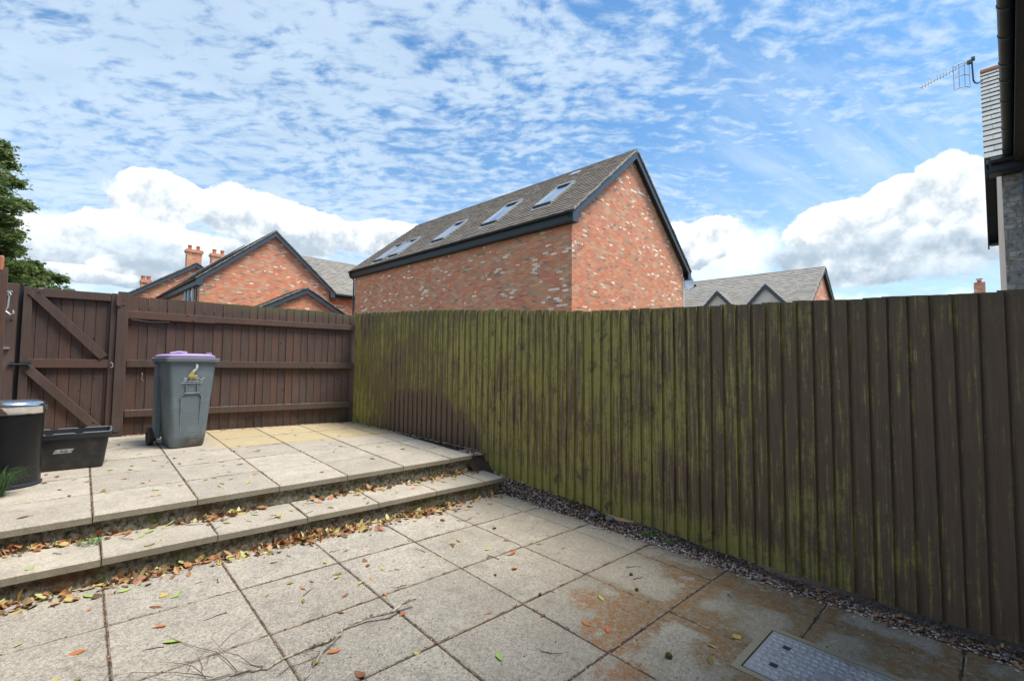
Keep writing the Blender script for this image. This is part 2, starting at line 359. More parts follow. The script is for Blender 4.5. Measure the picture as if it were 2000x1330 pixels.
def slab_fn(base, upper=False):
    def fn(t):
        p = t.tc(); r = t.attr(); x, y, z = t.xyz(p)
        q = t.v('ADD', p, t.comb(t.m('MULTIPLY', r, 9.), 0., 0.))
        f1 = t.noise(q, 150., 3, .7); f2 = t.noise(q, 52., 4, .7); f3 = t.noise(q, 5., 4, .6); agg = t.vor(q, 170., 'Color')
        c = t.mix(r, tuple(k*.84 for k in base), tuple(k*1.14 for k in base))
        c = t.mix(t.m('MULTIPLY', t.ss(t.noise(q, 3.3, 6, .72, .6), .50, .60), .30), c, (.30, .275, .235))
        c = t.mix(t.m('MULTIPLY', t.ss(t.noise(p, 1.9, 6, .75), .46, .58), .42 if not upper else .30), c, tuple(k*w for k, w in zip(base, (.60, .60, .62))))
        c = t.mix(t.m('MULTIPLY', t.ss(t.noise(q, 14., 6, .75), .50, .64), .38 if not upper else .2), c, tuple(k*.55 for k in base))
        c = t.mix(t.m('MULTIPLY', t.ss(f3, .35, .7), .35), c, tuple(k*.66 for k in base))
        spk = .38 if upper else .78
        c = t.mix(t.m('MULTIPLY', t.ss(f2, .47, .60), spk*.8), c, tuple(k*.42 for k in base))
        c = t.mix(t.m('MULTIPLY', t.ss(f1, .53, .62), spk), c, (.13, .11, .085))
        c = t.mix(t.m('MULTIPLY', t.ss(t.xyz(agg)[0], .76, .92), .40), c, (.70, .61, .52))
        c = t.mix(t.m('MULTIPLY', t.ss(t.noise(p, 5.5, 9, .8), .53, .62), .40 if not upper else .22), c, (.17, .155, .13))
        if not upper:
            # greyer, dirtier slabs towards the fence, rust-brown dry moss along the joints there
            dirt = t.ss(t.m('SUBTRACT', t.m('ADD', x, t.m('MULTIPLY', f3, .9)), t.m('MULTIPLY', y, .45)), .7, 2.1)
            c = t.mix(t.m('MULTIPLY', dirt, .34), c, (.27, .225, .16))
            gx = t.m('FRACT', t.m('DIVIDE', t.m('ADD', x, 6.0-.15), .6)); gy = t.m('FRACT', t.m('DIVIDE', t.m('ADD', y, 6.0-.15), .6))
            jd = t.m('MULTIPLY', t.m('MINIMUM', t.m('MINIMUM', gx, t.m('SUBTRACT', 1., gx)), t.m('MINIMUM', gy, t.m('SUBTRACT', 1., gy))), .6)
            zone = t.m('MULTIPLY', t.ss(t.m('SUBTRACT', x, t.m('MULTIPLY', y, .45)), 1.05, 1.9), t.ss(y, 2.4, 1.3))
            mn = t.noise(p, 8., 5, .7); mb = t.noise(p, 2.3, 3)
            mj = t.m('SUBTRACT', t.m('ADD', t.m('MULTIPLY', t.ss(jd, .13, .0), .50), t.m('MULTIPLY', mn, .9)), .55)
            near = None
            for (qx, qy, rr, w_) in ((2.36, 1.50, .30, .75), (2.12, 1.44, .26, .62), (2.30, 1.72, .26, .42), (2.62, 1.15, .26, .50), (2.36, .98, .26, .42), (1.80, 1.18, .24, .36), (1.62, 1.05, .3, .28), (3.05, 1.45, .34, .45), (3.2, 1.05, .35, .38), (2.95, .30, .4, .35), (2.15, .75, .35, .40), (3.1, .75, .25, .35)):
                k_ = t.m('MULTIPLY', t.ss(t.v('DISTANCE', t.comb(x, y, 0.), (qx, qy, 0.)), rr, .0), w_)
                near = k_ if near is None else t.m('MAXIMUM', near, k_)
            near = t.m('MULTIPLY', t.m('MULTIPLY', near, 1.25), t.ss(mn, .30, .48))
            edgef = t.m('MULTIPLY', t.ss(x, 3.12, 3.40), t.m('MULTIPLY', t.ss(y, 2.2, 1.5), .30))
            mm = t.m('ADD', t.m('MULTIPLY', t.m('ADD', mj, t.m('MULTIPLY', t.m('SUBTRACT', mb, .5), .8)), zone), t.m('ADD', near, edgef))
            brk = t.m('MULTIPLY', t.ss(t.noise(p, 26., 6, .8), .36, .58), t.ss(t.noise(p, 120., 3, .8), .30, .55))
            k = t.m('MULTIPLY', t.ss(mm, .12, .34), brk)
            c = t.mix(t.m('MULTIPLY', k, .92), c, t.mix(t.noise(p, 45., 3), (.14, .060, .010), (.46, .150, .018)))
            olive = t.m('MULTIPLY', zone, t.ss(t.m('ADD', mm, t.m('MULTIPLY', mb, .3)), .12, .36))
            c = t.mix(t.m('MULTIPLY', olive, .35), c, (.11, .10, .035))
        else:
            c = t.mix(t.m('MULTIPLY', t.ss(t.m('ADD', y, t.m('MULTIPLY', x, .12)), 6.05, 6.2), t.m('MULTIPLY', t.ss(x, 1.05, 1.3), .65)), c, (.52, .40, .20))
            c = t.mix(t.m('MULTIPLY', t.ss(t.noise(p, 2.2, 4), .60, .75), .3), c, (.60, .56, .50))
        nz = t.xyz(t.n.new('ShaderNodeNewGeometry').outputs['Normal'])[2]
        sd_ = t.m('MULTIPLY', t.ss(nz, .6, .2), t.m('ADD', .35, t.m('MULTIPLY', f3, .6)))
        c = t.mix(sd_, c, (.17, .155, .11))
        return dict(color=c, normal=t.bump(t.m('ADD', f1, f2), .45 if not upper else .25, .004), rough=.9)
    return fn
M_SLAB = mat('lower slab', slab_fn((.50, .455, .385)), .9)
M_SLABU = mat('upper slab', slab_fn((.50, .445, .365), True), .9)
M_EDGE = mat('dirty slab edge', lambda t: dict(color=t.mix(t.ss(t.noise(t.tc(), 14., 6, .75), .38, .58), (.11, .085, .06), (.36, .32, .255))), .95)
def riser_fn(t):
    p = t.tc(); n = t.noise(p, 6., 6, .65); f = t.noise(p, 34., 6, .78); x, y, z = t.xyz(p)
    c = t.mix(t.ss(f, .36, .64), (.05, .05, .042), (.42, .41, .34))
    c = t.mix(t.m('MULTIPLY', t.ss(n, .47, .66), .7), c, (.12, .15, .035))
    c = t.mix(t.m('MULTIPLY', t.ss(t.noise(p, 3.1, 4), .52, .66), .7), c, (.15, .075, .03))
    return dict(color=c, normal=t.bump(t.m('ADD', f, n), 1., .03))
M_RISER = mat('mossy concrete', riser_fn, .95)
M_SOIL = mat('soil', lambda t: dict(color=t.mix(t.noise(t.tc(), 40., 5, .7), (.035, .026, .018), (.11, .075, .050)), normal=t.bump(t.noise(t.tc(), 60., 4), .6, .01)), .95)
M_GROUND = mat('ground', lambda t: dict(color=t.mix(t.noise(t.tc(), .4, 5), (.06, .075, .03), (.12, .12, .08))), .95)
def chip_fn(t):
    r = t.attr(); y = t.xyz(t.tc())[1]; x = t.xyz(t.tc())[0]
    c = t.ramp(r, [(0, (.55, .33, .26)), (.2, (.72, .55, .47)), (.38, (.20, .17, .17)), (.55, (.80, .72, .64)), (.68, (.22, .10, .06)), (.80, (.07, .065, .075)), (.93, (.68, .66, .64))], True)
    dk = t.ss(t.m('ADD', x, t.m('MULTIPLY', t.noise(t.tc(), 6., 3), .2)), 3.62, 3.74); c = t.mix(t.m('MULTIPLY', dk, .8), c, (.045, .042, .05)); return dict(color=c)
M_CHIP = mat('gravel chip', chip_fn, .7)
def leafmat(name, c1, c2, rough=.55):
    m = mat(name, lambda t: dict(color=t.mix(t.m('ADD', t.m('MULTIPLY', t.noise(t.tc(), 30., 3), .7), t.m('MULTIPLY', t.attr(), .3)), c1, c2)), rough); return m
LEAFM = dict(brown=leafmat('brown leaf', (.14, .055, .022), (.34, .15, .06)), orange=leafmat('orange leaf', (.42, .12, .035), (.56, .22, .07)),
             yellow=leafmat('yellow leaf', (.42, .32, .07), (.58, .47, .15)), green=leafmat('green leaf', (.24, .36, .07), (.44, .56, .18)),
             olive=leafmat('olive leaf', (.16, .13, .03), (.33, .27, .07)))
M_LITTER = mat('leaf litter', lambda t: dict(color=t.ramp(t.attr(), [(0, (.40, .17, .08)), (.20, (.25, .13, .065)), (.34, (.46, .26, .13)), (.48, (.22, .14, .065)), (.60, (.48, .36, .12)), (.74, (.44, .44, .16)), (.82, (.12, .07, .04)), (.93, (.50, .48, .24))], True)), .6)
M_TWIG = mat('twig bark', lambda t: dict(color=t.mix(t.ss(t.noise(t.tc(), 45., 4), .4, .6), (.20, .17, .13), (.50, .46, .38))), .85)
M_TWIGD = mat('dark twig', color=(.075, .055, .045), rough=.85)

# ------------------------------------------------------------------ ground
b = MB(); b.add([(-600, -600, -.14), (600, -600, -.14), (600, 600, -.14), (-600, 600, -.14)], [(0, 1, 2, 3)])
struct(b.build('ground', M_GROUND), 'open ground around the houses and yard')

def zl(x, y): return Z0-1.393-.0204*x+.0149*y           # lower patio surface
def zd(x, y): return Z0-1.166+.033*y-.004*(x-1.5)         # upper patio surface
FPTS = [(-1.6, 3.75), (0, 3.72), (2, 3.68), (4.2, 3.53), (7.07, 3.2)]
def fx(y):                                              # plan line of the right-hand fence
    for (y0, x0), (y1, x1) in zip(FPTS, FPTS[1:]):
        if y <= y1: return x0+(x1-x0)*(y-y0)/(y1-y0)
    return FPTS[-1][1]
def slabs(b, xs, ys, zf, th, gap=.0055, clip=None, jit=.0015, bev=.006):
    for i in range(len(xs)-1):
        for j in range(len(ys)-1):
            x0, x1, y0, y1 = xs[i]+gap/2, xs[i+1]-gap/2, ys[j]+gap*.8, ys[j+1]-gap*.8
            r = random.random(); dz = random.uniform(-jit, jit); jx = random.uniform(-jit, jit); jy = random.uniform(-jit, jit)
            c = [(x0, y0), (x1, y0), (x1, y1), (x0, y1)]
            if clip: c = [(min(px, clip(py)), py) for px, py in c]
            cx = sum(p[0] for p in c)/4; cy = sum(p[1] for p in c)/4
            def pt(p, inset, dz2):
                vx_, vy_ = p[0]-cx, p[1]-cy; L = sqrt(vx_*vx_+vy_*vy_); k = 1-inset/L
                qx, qy = cx+vx_*k, cy+vy_*k
                return (qx, qy, zf(qx, qy)+dz+jx*(qx-cx)*4+jy*(qy-cy)*4+dz2)
            V = [pt(p, 0, -th) for p in c]+[pt(p, 0, -bev*.8) for p in c]+[pt(p, bev*1.4, 0) for p in c]
            b.add(V, [(3, 2, 1, 0)]+[(k, (k+1) % 4, 4+(k+1) % 4, 4+k) for k in range(4)]+[(8, 9, 10, 11)], r)
            o_ = len(b.V)-12
            for k in range(4):
                lip = (k == 0 and j == 0)
                b.face([o_+4+k, o_+4+(k+1) % 4, o_+8+(k+1) % 4, o_+8+k], r, 0 if lip else 1)
# lower patio
xs = [-5.25+.6*i for i in range(15)]+[3.40]; ys = [-2.25+.6*i for i in range(11)]
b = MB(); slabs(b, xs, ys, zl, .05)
struct(b.build('lower_patio', [M_SLAB, M_EDGE]), 'lower patio of square concrete slabs')
b = MB(); P4 = [(-5.3, -2.3), (3.42, -2.3), (3.42, 3.78), (-5.3, 3.78)]
b.add([(px, py, zl(px, py)-.0045) for px, py in P4], [(0, 1, 2, 3)]); struct(b.build('patio_bedding', M_SOIL), 'brown soil packed in the joints of the lower patio')
# upper patio
xs = [.10-.58*i for i in range(9, 0, -1)]+[.10, .68, 1.25, 1.83, 2.41, 2.99, 3.29]; ys = [4.12, 4.72, 5.32, 5.92, 6.52, 7.12, 7.72]
b = MB(); slabs(b, xs, ys, zd, .045, clip=lambda y: min(3.285, fx(y)-.03+.0)); o = b.build('upper_patio', [M_SLABU, M_EDGE]); struct(o, 'raised upper patio of cream square slabs')
b = MB()
def block(b, x0, x1, y0, y1, zf, zb=-.13, dz=-.047, n=60):
    top = []; 
    for i in range(n+1):
        x = x0+(x1-x0)*i/n; w = random.uniform(-.004, .004)
        top.append((x, y0+w, zf(x, y0)+dz, y1, zf(x, y1)+dz))
    V = []
    for x, ya, za, yb, zb2 in top: V += [(x, ya, zb), (x, ya, za), (x, yb, zb2), (x, yb, zb)]
    F = [(4*i, 4*i+4, 4*i+5, 4*i+1) for i in range(n)]+[(4*i+1, 4*i+5, 4*i+6, 4*i+2) for i in range(n)]+[(0, 1, 2, 3), (4*n+3, 4*n+2, 4*n+1, 4*n)]
    b.add(V, F)
block(b, -5.2, 3.27, 4.155, 4.6, zd, dz=-.0465); 
b2 = MB(); V4 = [(-5.2, 4.6), (3.20, 4.6), (3.12, 7.4), (-5.2, 7.4)]
b2.add([(px, py, zd(px, py)-.005) for px, py in ((-5.1, 4.125), (3.27, 4.125), (3.13, 7.4), (-5.1, 7.4))], [(0, 1, 2, 3)]); struct(b2.build('patio_bedding', M_SOIL), 'brown grit packed in the joints of the upper patio')
b.add([(px, py, zd(px, py)-.0465) for px, py in V4]+[(px, py, -.13) for px, py in V4], [(0, 1, 2, 3), (1, 5, 6, 2)])
zt = lambda x, y: Z0-1.190-.0152*(x+.27)+.03*(y-3.72)+.012
block(b, -5.2, 3.40, 3.755, 4.15, zt, dz=-.0465)
struct(b.build('step_risers', M_RISER), 'mossy rough concrete risers under the two steps')
b = MB(); slabs(b, [.14+.6*i for i in range(-9, 6)]+[3.43], [3.72, 4.152], zt, .045)
struct(b.build('step', [M_SLABU, M_EDGE]), 'long slab tread of the step between the two patios')
b = MB(); b.box((3.33, 4.30, .26), (.035, .012, .20)); tag(b.build('metal_strip', M_ALU), 'short grey metal strip standing at the corner of the upper patio by the mossy fence', 'metal strip')

# gravel margin between slabs and fence
TOP = [(-1.6, .38), (-.127, .425), (.758, .455), (1.765, .493), (2.80, .535), (3.77, .618), (4.92, .701), (7.07, .802)]
BOT = [(-1.6, -1.49), (0, -1.467), (.37, -1.465), (1.54, -1.437), (2.46, -1.385), (3.75, -1.28), (4.37, -1.205), (7.07, -.94)]
def interp(T, y):
    for (a, za), (c, zc_) in zip(T, T[1:]):
        if y <= c: return za+(zc_-za)*(y-a)/(c-a)
    return T[-1][1]
b = MB(); n = 40; ysg = [-1.6+(7.0+1.6)*i/n for i in range(n+1)]
def zg(x, y):
    base = zl(3.4, y)-.03
    if y > 4.16: return zd(x, y)-.03
    if y > 3.6: base += min(1., (y-3.6)/.7)*.17
    if 1.2 < y < 4.3:
        w_ = min(1, (y-1.2)/.8); hole = .05*math.exp(-((y-2.42)/.16)**2)
        u = max(0., min(1., (x-3.42)/max(.05, fx(y)-.02-3.42)))
        tgt = interp(BOT, y)+Z0+.004-hole
        base = base*(1-u*w_)+max(base-hole, tgt)*u*w_
    else: base -= .02*max(0., min(1., (x-3.5)/.15))*(1 if y < 3.4 else 0.2)
    return base
V = []; F = []
for yy in ysg:
    x0 = 3.38 if yy < 4.1 else 3.2
    for k in range(5):
        x = x0+(fx(yy)-x0)*k/3 if k < 4 else fx(yy)+2.2; V.append((x, yy, zg(min(x, fx(yy)), yy)+random.uniform(-.006, .006)))
for i in range(n):
    for k in range(4): F.append((i*5+k, i*5+k+1, i*5+k+6, i*5+k+5))
b.add(V, F); struct(b.build('soil_strip', M_SOIL), 'dark soil strip under the gravel beside the mossy fence')
b = MB()
def stone(b, x, y, z, s, r):
    R = Matrix.Rotation(random.uniform(0, 6.28), 3, 'Z') @ Matrix.Rotation(random.uniform(-.5, .5), 3, 'X')
    o = [Vector((s*random.uniform(.7, 1.3), 0, 0)), Vector((0, s*random.uniform(.4, .9), 0)), Vector((-s*random.uniform(.7, 1.3), 0, 0)), Vector((0, -s*random.uniform(.4, .9), 0)), Vector((random.uniform(-.3, .3)*s, 0, s*random.uniform(.35, .6))), Vector((0, 0, -s*.4))]
    b.add([(R @ v)+Vector((x, y, z)) for v in o], [(0, 1, 4), (1, 2, 4), (2, 3, 4), (3, 0, 4), (1, 0, 5), (2, 1, 5), (3, 2, 5), (0, 3, 5)], r)
for i in range(9000):
    yy = random.choice((random.uniform(-.5, 2.2), random.uniform(-.4, 4.2), random.uniform(1., 3.9)))
    x0 = 3.405 if yy < 3.75 else (3.44 if yy < 4.15 else 3.30)
    xx = x0+(fx(yy)+.03-x0)*random.random()**1.15+random.gauss(0, .012)
    if yy < 3.7 and random.random() < .04: xx = 3.40-abs(random.gauss(0, .03))
    zz = zg(xx, yy) if xx > 3.4 else zl(xx, yy)
    stone(b, xx, yy, zz+random.uniform(.0, .012), random.choice((.006, .008, .010, .013)), random.random())
for i in range(1300):
    yy = random.uniform(3.7, 4.5); xx = 3.30+(fx(yy)-3.30)*random.random()
    if yy < 4.16 and xx < 3.43: continue
    stone(b, xx, yy, zg(xx, yy)+random.uniform(.003, .012), random.uniform(.007, .014), random.random())
for i in range(500):
    yy = random.uniform(4.2, 7.0); xx = fx(yy)-random.random()*.05-.01
    stone(b, xx, yy, zd(xx, yy)+.004, random.uniform(.006, .012), .95 if yy > 6.3 and random.random() < .6 else random.random())
tag(b.build('gravel', M_CHIP), 'pink and grey gravel chips scattered along the foot of the mossy fence', 'gravel', kind='stuff')
for (x, y, s, lab) in ((3.54, 2.62, .036, 'rounded grey stone by the gap under the mossy fence'), (3.61, 2.48, .042, 'dark flat stone under the mossy fence beside the rounded grey stone')):
    bm = bmesh.new(); bmesh.ops.create_icosphere(bm, subdivisions=3, radius=s)
    for v in bm.verts:
        v.co.z *= .55; v.co += v.co.normalized()*random.uniform(-.03, .03)*s*1.2
    me = bpy.data.meshes.new('pebble'); bm.to_mesh(me); bm.free(); me.materials.append(mat('pebble', lambda t: dict(color=t.mix(t.noise(t.tc(), 30., 4), (.16, .16, .17), (.36, .35, .34))), .8))
    for p in me.polygons: p.use_smooth = True
    o = bpy.data.objects.new('pebble', me); COL.objects.link(o); o.location = (x, y, zg(x, y)+s*.3); tag(o, lab, 'stone')

# ------------------------------------------------------------------ right-hand fence (featheredge boards)
fr = thing('board_fence', 'long boarded fence covered in green algae along the right side', 'fence', (3.72, 0, 0))
OFF = Vector((3.72, 0, 0))
b = MB(); yk = -1.5
while yk < 7.0:
    w = random.uniform(.097, .108); y1 = min(yk+w+.022, 7.06)
    zt_ = Z0+interp(TOP, yk+w/2)+random.uniform(-.007, .007); zb_ = Z0+interp(BOT, yk+w/2)+random.uniform(-.01, .01)
    tl = random.uniform(-.0025, .0025); lean = random.uniform(-.004, .004)
    xa, xb = fx(yk), fx(y1)
    c = []; cup = random.uniform(.55, .72)
    for zz, sg in ((zb_, -1), (zt_, 1)):
        dd = tl*sg; up = 0 if sg < 0 else 1; ln = lean*sg; ym = yk+(w+.0)*cup; yq = yk+w*.93
        c += [(xa-.024+dd-3.72, yk+ln, zz-.004*up), (fx(ym)-.019+dd*.5-3.72, ym+ln, zz+.002*up), (fx(yq)-.004-3.72, yq+ln, zz+.004*up), (xb-.001-3.72, y1+ln, zz+.006*up), (xb+.005-3.72, y1+ln, zz+.006*up), (xa+.002-3.72, yk+ln, zz-.004*up)]
    b.add(c, [(5, 4, 3, 2, 1, 0), (6, 7, 8, 9, 10, 11)]+[(q, (q+1) % 6, 6+(q+1) % 6, 6+q) for q in range(6)], random.random())
    yk += w
o = b.build('board_panel', M_WR, fr)
for h in (.35, 1.0, 1.6):
    b = MB()
    for (ya, yb) in ((-1.5, 2.), (2., 4.2), (4.2, 7.05)): b.span((fx(ya)+.04-3.72, ya, h+.0+max(0, interp(BOT, ya)+1.42)), (fx(yb)+.04-3.72, yb, h+max(0, interp(BOT, yb)+1.42)), .045, .08)
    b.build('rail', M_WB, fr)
for yy in (-1.2, 1.5, 4.1, 6.9):
    b = MB(); b.box((fx(yy)+.12-3.72, yy, .75), (.1, .1, 1.9)); b.build('post', M_WB, fr)

# ------------------------------------------------------------------ back fence, gate
P0 = Vector((.414, 7.37, 0)); P1 = Vector((3.2, 7.07, 0)); EB = (P1-P0).normalized(); BROT = math.atan2(EB.y, EB.x)
# local frame: x along the fence, y away from the yard
bf = thing('back_fence', 'brown boarded fence with three rails behind the grey wheelie bin', 'fence', P0, BROT)
def deckz(s): q = P0+EB*s; return zd(q.x, q.y)
b = MB(); s = -.012
while s < 2.78:
    w = random.uniform(.088, .112); zt_ = Z0+.808-.012*(s/2.8)+random.uniform(-.006, .006) + (-.02 if s > 2.4 else 0)
    dy = random.uniform(-.003, .003)
    b.add([(s, .030+dy, deckz(s)-.04), (s+w-.002, .038+dy, deckz(s)-.04), (s+w-.002, .046, deckz(s)-.04), (s, .046, deckz(s)-.04),
           (s, .030+dy, zt_), (s+w-.002, .038+dy, zt_-.003), (s+w-.002, .046, zt_-.003), (s, .046, zt_)],
          [(0, 3, 2, 1), (4, 5, 6, 7), (0, 1, 5, 4), (1, 2, 6, 5), (2, 3, 7, 6), (3, 0, 4, 7)], random.random())
    s += w
b.add([(0, .047, .45), (2.8, .047, .45), (2.8, .047, 2.1), (0, .047, 2.1)], [(0, 1, 2, 3)], .2)
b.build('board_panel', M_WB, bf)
for (s0, s1, za, zb_, h, dy) in ((-.01, .90, 1.995, 1.985, .095, 0), (.90, 2.79, 1.988, 1.982, .078, .003), (0, 2.79, 1.388, 1.374, .088, 0), (0, 2.79, .772, .760, .085, 0)):
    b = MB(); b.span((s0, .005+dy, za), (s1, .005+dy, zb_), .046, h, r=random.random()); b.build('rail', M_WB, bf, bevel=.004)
b = MB(); b.tube([(.02, -.02, 1.935), (.2, -.022, 1.915), (.4, -.02, 1.922)], .004, 5); b.build('wire', M_DARK, bf)
b = MB(); b.tube([(.15, .02, 1.28), (.155, -.01, 1.25), (.15, -.015, 1.2), (.165, -.015, 1.17)], .006, 6); b.build('hook', mat('rusty hook', color=(.30, .16, .10), rough=.6), bf)
gp = thing('fence_post', 'square brown post between the gate and the back fence', 'post', P0+EB*-.06, BROT, )
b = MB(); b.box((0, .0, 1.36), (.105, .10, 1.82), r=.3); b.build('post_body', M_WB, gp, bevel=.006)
# gate
gt = thing('garden_gate', 'brown ledged and braced wooden gate at the left', 'gate', P0+EB*-.115, BROT)
W_ = .80; ZB, ZT = .47, 2.245
b = MB(); s = -W_+.0
while s < -.005:
    w = min(.101, -s); zt_ = ZT-.01
    b.box((s+w/2, .03, (ZB+zt_)/2), (w-.005, .016, zt_-ZB), r=random.random()); s += w
b.add([(-W_+.01, .044, ZB+.02), (-.01, .044, ZB+.02), (-.01, .044, ZT-.05), (-W_+.01, .044, ZT-.05)], [(0, 1, 2, 3)], .1)
b.build('board_panel', M_WB, gt)
for (xc, w) in ((-W_+.035, .07), (-.03, .055)):
    b = MB(); b.box((xc, .002, (ZB+ZT)/2), (w, .038, ZT-ZB), r=random.random()); b.build('stile', M_WB, gt, bevel=.003)
for (zz, h) in ((ZT-.052, .095), (1.385, .10), (ZB+.10, .09)):
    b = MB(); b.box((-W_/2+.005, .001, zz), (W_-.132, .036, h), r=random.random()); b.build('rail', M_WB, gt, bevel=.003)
def brace(x0, z0, x1, z1, w):
    d = Vector((x1-x0, 0, z1-z0)).normalized(); nrm = Vector((d.z, 0, -d.x))*w/2
    b = MB(); ctr = [Vector((x0, -.028, z0)), Vector((x1, -.028, z1))]
    poly = [ctr[0]+nrm, ctr[1]+nrm, ctr[1]-nrm, ctr[0]-nrm]
    b.prism(poly, (0, .026, 0), r=.4); b.build('brace', M_WB, gt, bevel=.002)
brace(-.735, 2.20, -.10, 1.462, .088); brace(-.74, 1.335, -.11, .60, .088)
b = MB(); b.tube([(-.88, -.05, 1.372), (-.72, -.05, 1.372)], .011, 10); b.box((-.75, -.04, 1.372), (.09, .014, .05)); b.tube([(-.735, -.05, 1.375), (-.71, -.09, 1.365), (-.70, -.09, 1.34)], .012, 8); b.box((-.85, -.035, 1.372), (.035, .02, .05))
b.build('sliding_bolt', mat('black iron', color=(.03, .035, .045), rough=.45), gt)
b = MB(); b.box((.02, -.055, 2.16), (.035, .01, .15)); b.tube([(.0, -.055, 2.10), (.0, -.055, 2.23)], .012, 8); b.box((.05, -.053, 2.12), (.05, .006, .03)); b.build('hinge', mat('rusty hinge', color=(.13, .075, .06), rough=.6), gt)
b = MB(); b.tube([(-.03, -.035, 1.40), (-.012, -.045, 1.385), (-.012, -.045, 1.35), (-.03, -.04, 1.34)], .006, 6); b.build('catch', M_ALU, gt)
b = MB(); b.box((-.66, -.045, 2.235), (.035, .012, .014)); b.build('nail', M_ALU, gt)
b = MB(); b.box((-W_-.02, .055, 1.36), (.09, .02, 1.8), r=.1); b.build('gap_shade_strip', M_DARK, gt)  # dark backing added behind the gap beside the gate, standing in for its shade
# left post with hook, then the side fence
lp = thing('fence_post', 'wide brown post with a hanging metal hook left of the gate', 'post', P0+EB*-1.015, BROT)
b = MB(); b.box((.0, .01, 1.34), (.115, .09, 1.86), r=.6); b.build('post_body', M_WB, lp, bevel=.005)
b = MB(); b.box((.0, -.046, 2.175), (.045, .006, .02)); b.tube([(.0, -.05, 2.165), (.012, -.058, 2.14), (.0, -.062, 2.115), (-.012, -.058, 2.14), (.0, -.05, 2.165)], .005, 6)
b.tube([(0, -.06, 2.115), (-.004, -.062, 2.0), (-.02, -.065, 1.955), (.02, -.075, 1.915), (.045, -.07, 1.935), (.035, -.065, 1.965)], .0075, 7); b.build('hook', M_ALU, lp)
b = MB(); b.box((.0, -.05, 1.55), (.05, .03, .018)); b.build('latch_plate', M_ALU, lp)
sf = thing('side_fence', 'end of a taller brown fence cut off by the left edge of the photo', 'fence', (-.66, 7.30, 0), radians(88))
b = MB(); 
for k in range(56): b.box((-.10-k*.11, 0, 1.17), (.106, .02, 2.36), r=random.random())
b.build('board_panel', M_WB, sf)
b = MB(); b.box((-.03, -.02, 1.39), (.035, .065, 2.04), r=.8); b.build('post_body', M_WB, sf, bevel=.003)
b = MB(); b.tube([(-.035, -.0, 2.38), (-.035, -.0, 2.52), (-.035, -.0, 2.535)], [.02, .02, .012], 12); b.build('post_cap', M_POT, sf)

# ------------------------------------------------------------------ houses
HA = radians(3.2); UX = Vector((-sin(HA), cos(HA), 0)); VX = Vector((cos(HA), sin(HA), 0))
def slope_tiles(b, A, B, up, gauge=.2, tw=.30, th=.022, jit=.006):
    """tiles on the slope: A,B = eave line ends, up = vector from eave to ridge"""
    A = Vector(A); B = Vector(B); up = Vector(up); L = (B-A).length; H = up.length
    e = (B-A)/L; u = up/H; n = e.cross(u).normalized()
    if n.z < 0: n = -n
    rows = max(1, int(H/gauge)); g = H/rows; cols = max(1, int(L/tw)); w = L/cols
    for i in range(rows):
        rr = random.random()*.25
        for j in range(cols+1):
            a0 = (j-(.5 if i % 2 else 0))*w; a1 = a0+w-.004
            a0 = max(a0, 0); a1 = min(a1, L)
            if a1-a0 < .02: continue
            l = random.uniform(-jit, jit); base = A+u*(i*g-.01)
            top = u*(g*1.12)
            lo = n*(th*1.7+l); hi = n*(.004)
            p = [base+e*a0, base+e*a1, base+e*a1+top, base+e*a0+top]
            q = [p[0]+lo, p[1]+lo+n*random.uniform(-jit, jit)*.5, p[2]+hi+n*.010, p[3]+hi+n*.010]
            b.add(p+q, [(4, 5, 6, 7), (0, 1, 5, 4), (1, 2, 6, 5), (3, 0, 4, 7)], min(1, rr+random.random()*.75))
